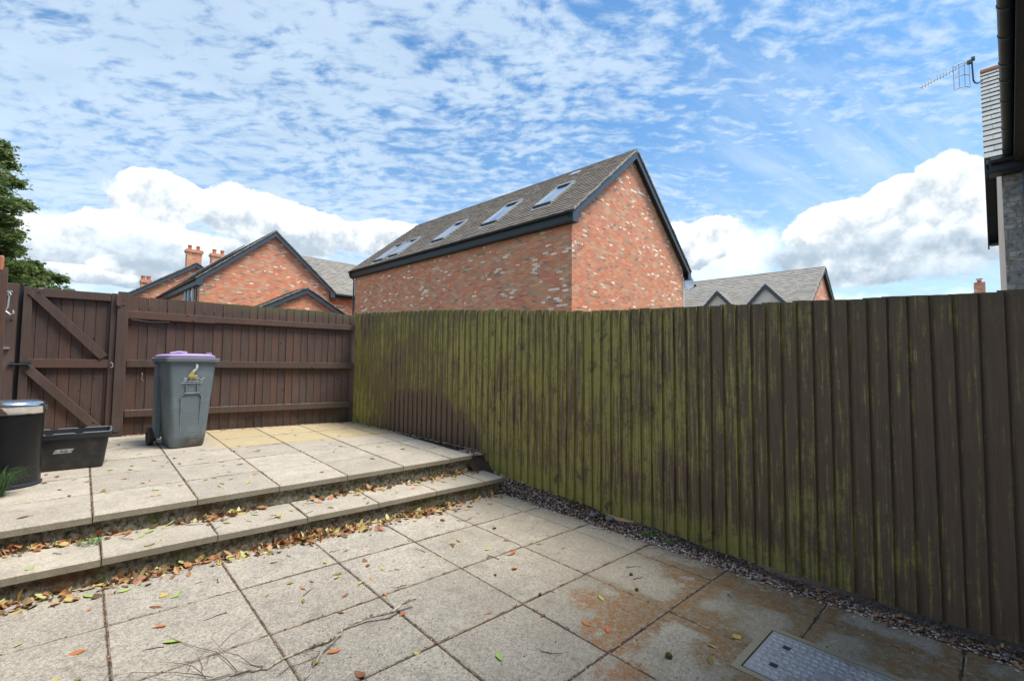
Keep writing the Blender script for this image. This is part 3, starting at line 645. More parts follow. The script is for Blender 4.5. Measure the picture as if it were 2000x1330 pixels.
def gable_house(name, label, origin, W, L, xa, zr, zl_, zr_, ovl=.25, ovr=.3, ovf=.2, brick=None, tile=None, rot=HA, gauge=.2, tw=.3, wallmats=None, back=True, cat='house', side_wall=None, barge=None):
    """local x across the gable, y along the ridge; zl_/zr_ are roof heights at the left/right eave tips"""
    h = thing(name, label, cat, origin, rot)
    barge = barge or M_BARGE
    brick = brick or M_BRICK; tile = tile or M_TILE
    kl = (zr-zl_)/(xa+ovl); kr = (zr-zr_)/(W+ovr-xa); d = .14
    poly = [(0, 0, -.1), (W, 0, -.1), (W, 0, zr-kr*(W-xa)-d), (xa, 0, zr-d), (0, 0, zr-kl*xa-d)]
    b = MB(); b.prism(poly, (0, L, 0)); b.build('wall', brick, h)
    rf = bpy.data.objects.new('roof', None)
    b = MB(); y0, y1 = -ovf, L+ovf
    # deck (underside) then tiles
    for (x0, z0, x1, z1) in ((-ovl, zl_, xa, zr), (W+ovr, zr_, xa, zr)):
        b.prism([(x0, y0+.02, z0-.10), (x1, y0+.02, z1-.10), (x1, y0+.02, z1-.02), (x0, y0+.02, z0-.02)], (0, y1-y0-.04, 0), r=.1)
    slope_tiles(b, (-ovl-.03, y0, zl_-.022), (-ovl-.03, y1, zl_-.022), (xa+ovl+.03, 0, zr-zl_+.022), gauge, tw)
    slope_tiles(b, (W+ovr+.03, y1, zr_-.022), (W+ovr+.03, y0, zr_-.022), (xa-W-ovr-.03, 0, zr-zr_+.022), gauge, tw)
    rf = b.build('roof', tile, h)
    b = MB(); k = y0
    while k < y1-.05:
        e = min(.42, y1-k); j = random.uniform(-.004, .004)
        b.tube([(xa, k, zr-.035+j), (xa, k+e-.012, zr-.035+j)], .085, 8, r=random.random()); k += e
    b.build('ridge_tiles', tile, rf)
    # verge: mortar bed and stepped tile ends on the front gable
    for (x0, z0, x1, z1) in ((-ovl, zl_, xa, zr), (W+ovr, zr_, xa, zr)):
        v = Vector((x1-x0, 0, z1-z0)); Ls = v.length; v.normalize(); nn = Vector((-v.z, 0, v.x)); nn = nn if nn.z > 0 else -nn
        s_ = 0.; b = MB()
        while s_ < Ls-.1:
            c = Vector((x0, y0-.012, z0))+v*(s_+gauge/2)+nn*(.008+random.uniform(-.004, .008))
            R = Matrix((v, Vector((0, 1, 0)), nn)).transposed() @ Matrix.Rotation(random.uniform(-.10, .02), 3, 'Y')
            b.box(c, (gauge*1.02, random.uniform(.05, .075), random.uniform(.035, .055)), R, random.random()); s_ += gauge
        b.build('verge_tiles', M_VERGE, rf)
    for (x0, z0, x1, z1, nm) in ((-ovl, zl_, xa, zr, 'l'), (W+ovr, zr_, xa, zr, 'r')):
        b = MB(); b.prism([(x0, y0, z0-.055), (x1, y0, z1-.055), (x1, y0, z1-.30), (x0, y0, z0-.27)], (0, .03, 0)); 
        # boxed end
        sg = 1 if nm == 'l' else -1
        b.prism([(x0, y0-.004, z0-.05), (x0+sg*.28, y0-.004, z0-.05), (x0+sg*.28, y0-.004, z0-.34), (x0, y0-.004, z0-.34)], (0, .03, 0))
        b.build('barge_board', barge, rf)
        b = MB(); b.prism([(x0, y0+.03, z0-.15), (x1, y0+.03, z1-.15), (x1, y0+.03, z1-.21), (x0, y0+.03, z0-.21)], (0, ovf-.03, 0)); b.build('soffit', M_DARK, rf)
        b = MB(); b.box((x0+sg*.012, (y0+y1)/2, z0-.20), (.024, y1-y0-.07, .24)); b.box((x0+sg*.14, (y0+y1)/2, z0-.335), (.26, y1-y0-.07, .02)); b.build('fascia', M_DARK, rf)
        b = MB(); pts = []
        ring = lambda yy: [Vector((x0-sg*.06+.058*cos(a), yy, z0-.045+.058*sin(a))) for a in [radians(180+180*i/8) for i in range(9)]]
        b.loft([ring(y0+.04), ring(y1-.04)], bottom=True, top=True); b.build('gutter', M_DARK, rf)
    return h, rf, (kl, kr)

C1 = Vector((10.679, 8.683, 0))
h1, rf1, (kl, kr) = gable_house('brick_house', 'large red brick house with six roof windows behind the mossy fence', C1, 8.15, 13.45, 3.72, 9.25, 6.05, 5.50, .22, .38, .2)
# roof windows on the left-hand slope
def roof_window(y0, y1, xa_, xb_, first=[None]):
    def S_(x, y, n=0.):
        v = Vector((1, 0, kl)).normalized(); nn = Vector((-v.z, 0, v.x)); p = Vector((x, y, 6.05+kl*(x+.22))); return p+nn*n
    w = MB(); t_ = .06
    v = Vector((1, 0, kl)).normalized(); nn = Vector((-v.z, 0, v.x)); R = Matrix((v, Vector((0, 1, 0)), nn)).transposed()
    L = (xb_-xa_)*sqrt(1+kl*kl); c = (S_(xa_, y0)+S_(xb_, y1))/2
    for sy in (-1, 1): w.box(c+Vector((0, sy*(y1-y0)/2, 0))+nn*.055, (L, .07, .09), R)
    w.box(c+v*(L/2)+nn*.06, (.09, y1-y0+.07, .10), R)
    fo = w.build('roof_window', M_ALU, rf1)
    w = MB(); w.box(c-v*(L/2)+nn*.055, (.10, y1-y0+.07, .10), R); w.build('bottom_rail', mat('dark rail', color=(.07, .06, .05), rough=.5) if first[0] is None else first[0], fo)
    w = MB(); w.box(c+v*(L/2-.10)+nn*.085, (.10, y1-y0-.1, .05), R); w.build('top_blind', M_DARK, fo)
    w = MB(); w.box(c+nn*.045, (L-.08, y1-y0-.07, .03), R); w.build('pane', M_GLASSROOF, fo)
    w = MB(); w.box(c-v*(L/2+.13)+nn*.032, (.20, y1-y0+.12, .012), R); w.build('flashing', M_ALU, fo)
for (ya, yb, xa_, xb_) in ((1.45, 2.15, .78, 2.18), (3.85, 4.6, .55, 2.0), (6.75, 7.45, .35, 1.68), (9.75, 10.4, .1, 1.35), (10.9, 11.55, 0., 1.3)):
    roof_window(ya, yb, xa_, xb_)
b = MB(); v = Vector((1, 0, kl)).normalized(); nn = Vector((-v.z, 0, v.x)); R = Matrix((v, Vector((0, 1, 0)), nn)).transposed()
b.box(Vector((3.28, 2.2, 6.05+kl*3.5))+nn*.05, (.28, .42, .05), R); b.build('roof_vent', M_ALU, rf1)
# downpipe on the far end, vent, white pipe and dish
b = MB(); b.tube([(-.28, 13.5, 5.98), (-.28, 13.5, 5.82), (-.18, 13.48, 5.70), (-.06, 13.46, 5.62), (-.06, 13.46, 5.45), (-.06, 13.46, 0)], .04, 8); b.build('downpipe', M_PIPE, h1)
b = MB(); b.tube([(-.0, 8.5, 5.62), (-.12, 8.5, 5.60), (-.14, 8.5, 5.5)], .035, 8); b.build('overflow_pipe', M_WHITE, h1)
b = MB(); b.tube([(8.20, .02, 5.25), (8.20, .02, 0)], .045, 10); b.box((8.19, .02, 2.6), (.09, .07, 5.2)); b.build('white_downpipe', M_WHITE, h1)
sdh = thing('satellite_dish', 'pale round satellite dish on the right corner of the large brick house', 'satellite dish', C1+VX*8.75+UX*.05+Vector((0, 0, 5.12)), HA)
nrm = Vector((-.35, -.88, .22)).normalized(); ux_ = nrm.cross(Vector((0, 0, 1))).normalized(); uy_ = ux_.cross(nrm)
b = MB(); nd = 28; rings = []
for k in (0.02, .2, .4, .6, .8, 1., 1.02, .8, .6, .4, .2, .02):
    off = .05*k*k-(.012 if len(rings) > 5 else 0)
    rings.append([nrm*off+ux_*.34*k*cos(2*pi*i/nd)+uy_*.38*k*sin(2*pi*i/nd) for i in range(nd)])
b.loft(rings); b.build('dish', mat('dish grey', color=(.30, .35, .42), rough=.4), sdh)
b = MB(); b.tube([uy_*-.36+nrm*.04, uy_*-.34+nrm*.36], .014, 6); b.box(uy_*-.31+nrm*.37, (.08, .09, .07)); b.build('feed_arm', M_DARK, sdh)
b = MB(); b.tube([(0, 0, 0), (-.02, .06, -.02), (-.45, .1, .04), (-.55, .05, .06)], .018, 6); b.build('bracket', M_DARK, sdh)

# second house: gable, wing, porch
C2 = Vector((4.022, 26.256, 0))
h2, rf2, (kl2, kr2) = gable_house('brick_house', 'red brick house with a grey gable behind the back fence, left of the large house', C2, 6.4, 10, 3.3, 8.45, 5.42, 5.55, .2, .25, .2)
b = MB(); b.prism([(6.35, .6, -.1), (13, .6, -.1), (13, .6, 5.5), (6.35, .6, 5.5)], (0, 7, 0)); b.build('wing_wall', M_BRICK, h2)
b = MB()
b.prism([(4.5, .32, 5.50), (4.5, 4.1, 8.22), (4.5, 7.9, 5.5)], (8.7, 0, 0), r=.2)
slope_tiles(b, (5.0, .3, 5.56), (13.2, .3, 5.56), (0, 3.8, 2.76), .2, .3)
wr = b.build('wing_roof', M_TILE2, h2)
b = MB(); k = 5.0
while k < 13.1: b.tube([(k, 4.1, 8.27), (k+.41, 4.1, 8.27)], .085, 8, r=random.random()); k += .42
b.build('ridge_tiles', M_TILE, wr)
b = MB(); b.box((9.9, .31, 5.42), (6.5, .03, .20)); b.box((9.9, .46, 5.33), (6.5, .28, .02)); b.tube([(6.7, .25, 5.50), (13.1, .25, 5.50)], .055, 8); b.build('fascia', M_DARK, wr)
# glazing on the left side under the eave
wf = None
for (ya, yb) in ((1.0, 2.6),):
    b = MB(); b.box((-.03, (ya+yb)/2, 4.1), (.04, yb-ya, 2.2)); wf = b.build('window', M_GLASS, h2)
    b = MB()
    for yy in (ya, ya+.85, yb): b.box((-.07, yy, 4.1), (.08, .09, 2.2))
    b.box((-.07, (ya+yb)/2, 5.15), (.08, yb-ya, .09)); b.build('frame', M_WFRAME, wf)
b = MB(); b.tube([(-.1, .12, 5.1), (-.1, .12, 0)], .04, 8); b.build('downpipe', M_PIPE, h2)
# solar panels standing just above the left slope
b = MB(); v = Vector((1, 0, kl2)).normalized(); nn = Vector((-v.z, 0, v.x)); R = Matrix((v, Vector((0, 1, 0)), nn)).transposed()
for j in range(3): b.box(Vector((1.0, 1.0+j*1.05, 5.42+kl2*1.2))+nn*.16, (3.0, 1.0, .04), R)
b.build('solar_panels', mat('solar panel', color=(.012, .013, .018), rough=.2), rf2)
hp, _, _ = gable_house('brick_garage', 'low brick garage gable in front of the second house, just above the back fence', C2+VX*1.95-UX*2.0, 4.6, 1.95, 2.29, 5.30, 3.95, 3.88, .15, .2, .15, cat='garage')
# third house
C3 = C2+UX*9.3+VX*-3.1
h3, rf3, (kl3, kr3) = gable_house('brick_house', 'farther brick house with two tall chimneys at the far left', C3, 9.6, 9, 4.81, 7.85, 4.25, 4.25, .25, .25, .2, brick=M_BRICK2)
def chimney(x, y, zb, zt, w, n, pot=.30, d=.5, parent=rf3):
    b = MB(); b.box((x, y, (zb+zt-.3)/2), (w*.9, d, zt-.3-zb)); b.box((x, y, zt-.26), (w*.96, d+.06, .08)); b.box((x, y, zt-.15), (w*1.06, d+.14, .14)); b.box((x, y, zt-.05), (w*1.0, d+.1, .06))
    c = b.build('chimney', M_BRICK2, parent)
    for k in range(n):
        px = x+(k-(n-1)/2)*w*.5
        b = MB(); b.tube([(px, y, zt-.03), (px, y, zt+pot*.8), (px, y, zt+pot*.8), (px, y, zt+pot)], [.13, .11, .14, .14], 12); b.build('chimney_pot', M_POT, c, smooth=True)
chimney(2.36+3.1, 13.3-9.3, 6., 9.5, 1.0, 2)
chimney(3.60+3.1, 12.1-9.3, 5., 9.22, 1.0, 2)
chimney(.05+3.1, 15.9-9.3, 4.5, 7.3, .62, 2, .28)
# fourth house on the right with dormers
C4 = Vector((35.28, 7.51, 0))
h4, rf4, (kl4, kr4) = gable_house('brick_house', 'distant brick house with two cream dormer gables, right of the large house', C4-VX*5.2+UX*.1, 10.4, 20, 5.2, 8.0, 4.75, 4.75, .25, .25, .2, tile=M_TILE2, gauge=.3)
def dormer(yc, apex, hw, xf=-4.5):
    x0 = xf+5.2; k = 1.12; xb = 5.2-(8.0-apex)/kl4
    dm_ = MB(); dm_.prism([(x0, yc-hw+.12, 4.5), (x0, yc+hw-.12, 4.5), (x0, yc+hw-.12, apex-k*(hw-.12)-.12), (x0, yc, apex-.12), (x0, yc-hw+.12, apex-k*(hw-.12)-.12)], (3.0, 0, 0)); dm = dm_.build('dormer', M_RENDER, rf4)
    b = MB()
    for s_ in (-1, 1):
        if s_ < 0: slope_tiles(b, (x0-.15, yc-hw-.05, apex-k*hw-.05), (xb+.6, yc-hw-.05, apex-k*hw-.05), (0, hw+.05, k*hw+.05), .3, .3)
        else: slope_tiles(b, (x0-.15, yc+hw+.05, apex-k*hw-.05), (xb+.6, yc+hw+.05, apex-k*hw-.05), (0, -hw-.05, k*hw+.05), .3, .3)
        b.prism([(x0-.13, yc+s_*hw, apex-k*hw-.09), (x0-.13, yc, apex-.09), (x0-.13, yc, apex-.03), (x0-.13, yc+s_*hw, apex-k*hw-.03)], (xb-x0+.6, 0, 0))
    b.build('dormer_roof', M_TILE2, dm)
    b = MB()
    for s_ in (-1, 1): b.prism([(x0-.17, yc+s_*(hw+.05), apex-k*(hw+.05)-.02), (x0-.17, yc, apex), (x0-.17, yc, apex-.26), (x0-.17, yc+s_*(hw+.05), apex-k*(hw+.05)-.26)], (.04, 0, 0))
    b.build('barge_board', M_BARGE, dm)
dormer(5.08, 6.40, 1.0); dormer(2.2, 6.51, 1.2)
b = MB(); 
for k in range(5): b.box((1.5+k*.28, .92, 5.72+k*.17), (.3, .05, .08))
b.build('valley_flashing', M_WHITE, rf4)
# far house whose chimney shows over the fence
C5 = direction(1915, 600); C5 = Vector((C5.x, C5.y, 0)).normalized()*50
h5, rf5, _ = gable_house('far_house', 'distant house of which only the chimney shows over the fence at the right', C5-VX*4-UX*3, 8, 9, 4, 7.0, 4.4, 4.4, tile=M_TILE2, gauge=.4, tw=.5)
b = MB(); zc_ = (Z0+50*cF.dot(direction(1915, 565).normalized())/cF.dot(direction(1915, 565)) * 0)
b.box((4, 3.0, 6.85), (.75, .6, 2.3)); ch = b.build('chimney', M_BRICK2, rf5)
b = MB(); b.tube([(4, 3, 7.98), (4, 3, 8.2)], .13, 10); b.box((4, 3, 8.28), (.36, .36, .04)); b.build('chimney_pot', M_POT, ch)

# stone neighbour at the right
def stone_fn(t):
    o = t.tc(); x, y, z = t.xyz(o); p = t.comb(y, t.m('MULTIPLY', z, 1.0), 0.)
    rowz = t.m('DIVIDE', z, .19); row = t.m('FLOOR', rowz); fz = t.m('FRACT', rowz)
    wn = t.n.new('ShaderNodeTexWhiteNoise'); wn.noise_dimensions = '1D'; t.put(wn.inputs['W'], row)
    u = t.m('ADD', t.m('DIVIDE', y, t.lin(wn.outputs['Value'], 0, 1, .22, .42)), t.m('MULTIPLY', wn.outputs['Value'], 5.)); cn = t.m('FLOOR', u); fu = t.m('FRACT', u)
    w2 = t.n.new('ShaderNodeTexWhiteNoise'); w2.noise_dimensions = '2D'; t.put(w2.inputs['Vector'], t.comb(cn, row, 0.))
    n = t.noise(o, 14., 5, .65)
    split = t.m('MULTIPLY', t.m('GREATER_THAN', w2.outputs['Value'], .6), t.m('LESS_THAN', t.m('ABSOLUTE', t.m('SUBTRACT', fz, .5)), .055))
    edge = t.m('MAXIMUM', t.m('MAXIMUM', t.m('LESS_THAN', fz, .10), split), t.m('LESS_THAN', fu, .06))
    c = t.mix(w2.outputs['Value'], (.42, .41, .40), (.66, .61, .56)); c = t.mix(t.ss(t.noise(o, 9., 6, .7), .44, .66), c, (.20, .195, .20)); c = t.mix(edge, c, (.42, .33, .26))
    return dict(color=c, normal=t.bump(t.m('ADD', t.m('SUBTRACT', 1., edge), n), .9, .03))
M_STONE = mat('grey stone wall', stone_fn, .9)
sh = thing('stone_house', 'grey stone house with a slate roof at the far right edge', 'house', (11.5, -.2, 0), 0)
WD = 6.2
b = MB(); b.prism([(0, 0, -.1), (WD, 0, -.1), (WD, 0, 4.8), (WD/2, 0, 7.85), (0, 0, 4.8)], (0, -8, 0)); 
b.I = [1 if i >= len(b.F)-2 else 0 for i in range(len(b.F))]; b.build('wall', [M_STONE, M_RENDER], sh)
b = MB(); AP = 8.10; ZE = 5.02
for s_ in (-1, 1):
    xe = WD/2+s_*(WD/2+.3)
    b.prism([(xe, .18, ZE-.10), (WD/2, .18, AP-.10), (WD/2, .18, AP-.02), (xe, .18, ZE-.02)], (0, -8.2, 0), r=.1)
    slope_tiles(b, (xe, .2, ZE), (xe, -8., ZE), (-s_*(WD/2+.3), 0, AP-ZE), .24, .25, jit=.003)
rs = b.build('roof', M_SLATE, sh)
b = MB(); k = .2
while k > -7.9: b.tube([(WD/2, k, AP+.0), (WD/2, k-.40, AP+.0)], .09, 8, r=random.random()); k -= .42
b.build('ridge_tiles', M_POT, rs)
for s_ in (-1, 1):
    xe = WD/2+s_*(WD/2+.3)
    b = MB(); b.prism([(xe, .17, ZE-.08), (WD/2, .17, AP-.08), (WD/2, .17, AP-.34), (xe, .17, ZE-.34)], (0, .03, 0)); b.prism([(xe, .0, ZE-.2), (WD/2, .0, AP-.2), (WD/2, .0, AP-.24), (xe, .0, ZE-.24)], (0, .17, 0)); b.build('barge_board', M_DARK, rs)
    b = MB(); b.box((xe+s_*.01, -3.9, ZE-.14), (.03, 8.1, .22)); b.box((xe-s_*.15, -3.9, ZE-.25), (.3, 8.1, .02)); b.tube([(xe+s_*.07, .12, ZE-.08), (xe+s_*.07, -8, ZE-.08)], .055, 8); b.build('gutter', M_DARK, rs)
b = MB(); b.tube([(-.12, -.27, 4.9), (-.12, -.27, 0)], .038, 8); b.build('downpipe', mat('blue grey pipe', color=(.05, .11, .19), rough=.4), sh)
# aerial fixed to the verge
k9 = 14.1/13.39
def A_(p): return Vector((p[0]*k9, p[1]*k9, p[2]*k9+Z0))
ta = thing('tv_aerial', 'television aerial with a long boom on the ridge end of the slate roof', 'aerial', A_((13.39, 0, 5.97)))
def TB(pts, rad, nm, m, n=6):
    b = MB(); o0 = A_((13.39, 0, 5.97)); b.tube([A_(p)-o0 for p in pts], rad, n); return b, b.build(nm, m, ta)
M_AER = mat('aerial metal', color=(.16, .16, .17), rough=.5, metal=.5)
TB([(13.42, -.03, 5.99), (13.36, .04, 5.94), (13.31, .08, 5.95), (13.28, .1, 6.0), (13.25, .11, 6.45)], .015, 'mast', M_PIPE, 8)
b = MB(); o0 = A_((13.39, 0, 5.97)); a0, a1 = A_((12.48, .87, 5.83))-o0, A_((13.27, .06, 6.44))-o0
b.tube([a0, a1], .011, 6); ax_ = (a1-a0).normalized(); upv = Vector((0, 0, 1)); 
for k in range(12):
    c = a0+(a1-a0)*(.04+.055*k); b.tube([c-upv*.05, c+upv*.05], .004, 4)
b.build('boom', M_AER, ta)
b = MB(); pa = [A_(p)-o0 for p in ((12.97, .38, 6.27), (13.04, .30, 6.315), (13.12, .22, 6.34), (13.2, .15, 6.33))]
lo = [p-Vector((0, 0, .0)) for p in pa]
for p in pa: b.tube([p+Vector((0, 0, .02)), p-Vector((0, 0, .52))], .005, 4)
for zz in (.02, -.25, -.52): b.tube([p+Vector((0, 0, zz)) for p in pa], .009 if zz else .012, 5)
b.build('reflector', mat('aerial reflector', color=(.40, .26, .24), rough=.5), ta)
b = MB(); b.box(A_((13.18, .14, 6.36))-o0, (.10, .08, .06)); b.box(A_((13.25, .09, 6.44))-o0, (.12, .06, .05)); b.build('clamp', M_AER, ta)

# own terrace: wall, soffit, gutter above and behind the viewpoint
own = thing('terrace_house', 'stone terrace house whose dark gutter and soffit run down the right edge of the photo', 'house', (0, 0, 0), radians(-1.0))
b = MB(); b.prism([(-4, -.62, -.1), (11.32, -.62, -.1), (11.32, -.62, 4.9), (-4, -.62, 4.9)], (0, -8, 0)); b.build('wall', M_STONE, own)
b = MB()
b.prism([(-4.2, -.10, 4.98), (-4.2, -4.6, 8.2), (-4.2, -4.6, 8.3), (-4.2, -.10, 5.08)], (15.5, 0, 0), r=.2); b.prism([(-4.2, -9.1, 4.98), (-4.2, -4.6, 8.2), (-4.2, -4.6, 8.3), (-4.2, -9.1, 5.08)], (15.5, 0, 0), r=.2)
ro = b.build('roof', M_SLATE, own)
b = MB(); b.box((3.6, -.16, 4.97), (15.4, .025, .22)); b.build('fascia', M_DARK, ro)
b = MB(); b.box((3.6, -.40, 4.87), (15.4, .45, .02)); b.build('soffit', mat('soffit board', lambda t: dict(color=t.mix(t.noise(t.tc(), 6., 4), (.040, .030, .026), (.070, .052, .044))), .6), ro)
b = MB(); ring = lambda xx: [Vector((xx, -.085+.064*cos(a), 5.03+.064*sin(a))) for a in [radians(180+180*i/10) for i in range(11)]]+[Vector((xx, -.085+.058*cos(a), 5.03+.058*sin(a))) for a in [radians(360-180*i/10) for i in range(11)]]
b.loft([ring(-4), ring(11.25)]); gu = b.build('gutter', M_DARK, ro, smooth=True)
for xx in (6.5, 7.1, 7.75, 8.2, 8.85, 9.9, 10.9):
    b = MB(); b.loft([[Vector((x2, -.085+.070*cos(a), 5.03+.070*sin(a))) for a in [radians(175+190*i/10) for i in range(11)]] for x2 in (xx-.02, xx+.02)]); b.build('bracket', M_PIPE, gu)

# ------------------------------------------------------------------ tree at the left
def leaf_tree(name, label, base, limbs, tips, mats_, seed=3, leaf=.05, per=420):
    random.seed(seed); tr = thing(name, label, 'tree', base)
    B = Vector(base); b = MB()
    for L in limbs:
        b.tube([Vector(p)-B for p in L[0]], L[1], 8)
    b.build('trunk', mat('bark', lambda t: dict(color=t.mix(t.noise(t.tc(), 12., 4), (.05, .04, .03), (.12, .10, .08))), .9), tr)
    b = MB()
    for (c, rad, dens) in tips:
        c = Vector(c)-B
        n = int(per*dens)
        # twigs within the bough
        for k in range(n):
            d = Vector((random.gauss(0, 1), random.gauss(0, 1), random.gauss(0, .8)))
            d = d.normalized()*(random.random()**.45)
            if random.random() < .3: d *= 1.15
            p = c+Vector((d.x*rad[0], d.y*rad[1], d.z*rad[2]))
            # small sprays: leaves hang together
            for q in range(5):
                s = leaf*random.uniform(.6, 1.25); pp = p+Vector((random.gauss(0, .045), random.gauss(0, .045), random.gauss(0, .03)))
                R = Matrix.Rotation(random.uniform(0, 6.28), 3, 'Z') @ Matrix.Rotation(random.gauss(0, .6), 3, 'X') @ Matrix.Rotation(random.gauss(0, .5), 3, 'Y')
                vs = [R @ Vector(v)*s+pp for v in ((-1, 0, 0), (-.2, .48, .06), (1, 0, -.12), (-.2, -.48, .06))]
                b.add(vs, [(0, 1, 2), (0, 2, 3)], random.random(), 0)
    b.build('crown', mats_, tr); random.seed(11); return tr
def fol(t):
    r = t.attr(); n = t.noise(t.tc(), 1.3, 3)
    c = t.ramp(r, [(0, (.07, .11, .045)), (.35, (.12, .17, .065)), (.65, (.17, .23, .08)), (.88, (.20, .23, .065)), (1, (.27, .24, .08))])
    return dict(color=t.mix(t.ss(n, .45, .7), c, (.10, .12, .035)))
M_FOL = mat('foliage', fol, .6)
_t = NT(M_FOL.node_tree); _b = M_FOL.node_tree.nodes['Principled BSDF']; _o = M_FOL.node_tree.nodes['Material Output']
_tr = _t.n.new('ShaderNodeBsdfTranslucent'); _tr.inputs[0].default_value = (.18, .26, .07, 1); _mx = _t.n.new('ShaderNodeMixShader'); _mx.inputs[0].default_value = .4
_t.l.new(_b.outputs[0], _mx.inputs[1]); _t.l.new(_tr.outputs[0], _mx.inputs[2]); _t.l.new(_mx.outputs[0], _o.inputs[0])
def at(px, py, dist): return Vector((0, 0, Z0))+direction(px, py)*dist
tipdef = [(-12, 300, .32, .7), (2, 285, .2, .3), (8, 322, .22, .4), (-8, 345, .28, .5), (24, 357, .22, .45), (0, 375, .2, .25), (2, 402, .34, .8), (32, 397, .2, .4), (50, 404, .16, .25), (-18, 430, .45, 1.), (10, 432, .28, .6), (-5, 462, .4, .9), (22, 455, .18, .3),
          (-10, 490, .4, 1.), (18, 492, .24, .5), (34, 486, .14, .2), (10, 520, .36, 1.), (42, 520, .24, .5), (60, 516, .16, .25), (70, 535, .28, .6), (98, 545, .22, .4), (118, 544, .14, .2), (30, 548, .42, 1.2), (60, 562, .4, 1.), (-20, 550, .6, 1.2), (100, 572, .4, .8), (-60, 330, .7, 1.), (-60, 440, .8, 1.2), (-110, 380, 1.2, 1.2), (-90, 540, 1., 1.2)]
tips = []
random.seed(5)
for (px, py, r_, dn) in tipdef:
    c = at(px, py, random.uniform(12., 13.6)); c = c+direction(px, py)*0; tips.append((c, (r_*.80, r_*.80, r_*.34), dn*.85))
tb = at(-140, 700, 13.5); tb.z = 0
top = at(-130, 200, 13.5)
limbs = [([tb, tb+Vector((.05, 0, 2)), (tb+top)/2, top], [.22, .18, .13, .03])]
for (c, r_, dn) in tips: 
    s0 = tb+(top-tb)*min(.9, max(.15, (c.z-.8)/top.z)); limbs.append(([s0, (s0+c)/2+Vector((0, 0, .12)), c], [.06, .035, .010]))
leaf_tree('broadleaf_tree', 'tall leafy green tree behind the gate at the left edge', tb, limbs, tips, M_FOL, 3, .042, 300)

# ------------------------------------------------------------------ bins
def plastic_bin(t):
    p = t.tc(); x, y, z = t.xyz(p); n = t.noise(p, 7., 4)
    c = t.mix(n, (.125, .165, .19), (.18, .225, .25))
    dm_ = t.ss(t.m('ADD', z, t.m('MULTIPLY', t.m('SUBTRACT', t.noise(p, 13., 5, .7), .5), .34)), .15, .07)
    rt = t.ss(x, -.13, .02)
    c = t.mix(t.m('MULTIPLY', t.m('MULTIPLY', dm_, rt), .85), c, (.085, .062, .040))
    c = t.mix(t.m('MULTIPLY', t.ss(t.noise(p, 4., 5, .7), .5, .68), .4), c, (.26, .31, .33))
    ry = t.m('MULTIPLY', t.m('ABSOLUTE', x), t.m('ADD', 0., t.m('MULTIPLY', x, 3.)))
    wv = t.m('SINE', t.m('MULTIPLY', t.m('ADD', z, t.m('MULTIPLY', t.m('MULTIPLY', x, x), 1.6)), 300.))
    low_ = t.ss(z, .80, .62)
    return dict(color=t.mix(t.m('MULTIPLY', t.m('MULTIPLY', t.m('ADD', wv, 1.), low_), .05), c, (.22, .27, .29)), normal=t.bump(t.m('MULTIPLY', wv, low_), .35, .004), rough=.5)
wbz = zd(.88, 6.4)
wb = thing('wheelie_bin', 'grey wheelie bin with a purple lid standing on the upper patio', 'bin', (.885, 6.43, wbz), radians(6))
M_BIN = mat('grey bin plastic', plastic_bin)
b = MB(); rings = []
for (z_, w, d, cy, r_) in ((.0, .30, .36, .0, .05), (.015, .325, .39, .0, .055), (.12, .345, .43, .0, .055), (.55, .40, .50, .01, .05), (.88, .450, .545, .015, .045), (.955, .455, .56, .015, .04)):
    rings.append(rrect(0, cy-.02, z_, w, d, r_, 5))
b.loft(rings); body = b.build('body', M_BIN, wb, smooth=True)
b = MB(); b.loft([rrect(0, .0, .945, .47, .58, .04), rrect(0, .0, .955, .52, .62, .03), rrect(0, .0, .985, .525, .625, .03), rrect(0, 0, .99, .515, .615, .03)]); b.build('rim', M_BIN, wb, smooth=True)
# raised arch panel on the front (frame of a tapering arch)
def yfront(z_): return -.02-(.5*(.39+(z_-.015)*(.56-.39)/.94))
b = MB(); arch = [(-.085, .12), (-.092, .40), (-.095, .56), (-.07, .60), (.07, .60), (.095, .56), (.092, .40), (.085, .12)]
b.tube([(x_, yfront(z_)-.002, z_) for x_, z_ in arch], .0085, 6)
for sx in (-1, 1): b.prism([(sx*.045, yfront(.60)-.006, .60), (sx*.06, yfront(.60)-.006, .60), (sx*.06, yfront(.70)-.006, .70), (sx*.045, yfront(.70)-.006, .70)], (0, .012, 0))
b.build('arch_panel', M_BIN, wb, smooth=True)
M_LID = mat('purple lid', lambda t: dict(color=t.mix(t.noise(t.tc(), 9., 3), (.38, .27, .50), (.50, .38, .62))), .4)
b = MB(); lid = []
for (z_, w, d, r_) in ((.992, .465, .58, .05), (1.012, .475, .59, .06), (1.024, .44, .55, .07), (1.030, .36, .46, .08), (1.032, .10, .14, .04)):
    lid.append([v+Vector((0, 0, .012*(1-((v.x)/.25)**2)*(1 if z_ > 1 else 0))) for v in rrect(-.01, .0, z_, w, d, r_, 5)])
b.loft(lid); b.tube([(-.20, -.22, 1.035), (-.13, -.24, 1.05), (-.05, -.20, 1.045)], .018, 8); b.box((.17, -.2, 1.04), (.05, .03, .03))
b.build('lid', M_LID, wb, smooth=True)
b = MB(); b.tube([(-.26, .30, .98), (.26, .30, .98)], .014, 8); b.box((-.22, .28, .94), (.03, .08, .06)); b.box((.22, .28, .94), (.03, .08, .06)); b.build('handle', M_BIN, wb)
b = MB(); b.box((-.215, .16, .50), (.07, .10, .84), taper=1.0); b.build('side_rib', M_BIN, wb, bevel=.015)
M_RUB = mat('black rubber', color=(.028, .030, .034), rough=.6)
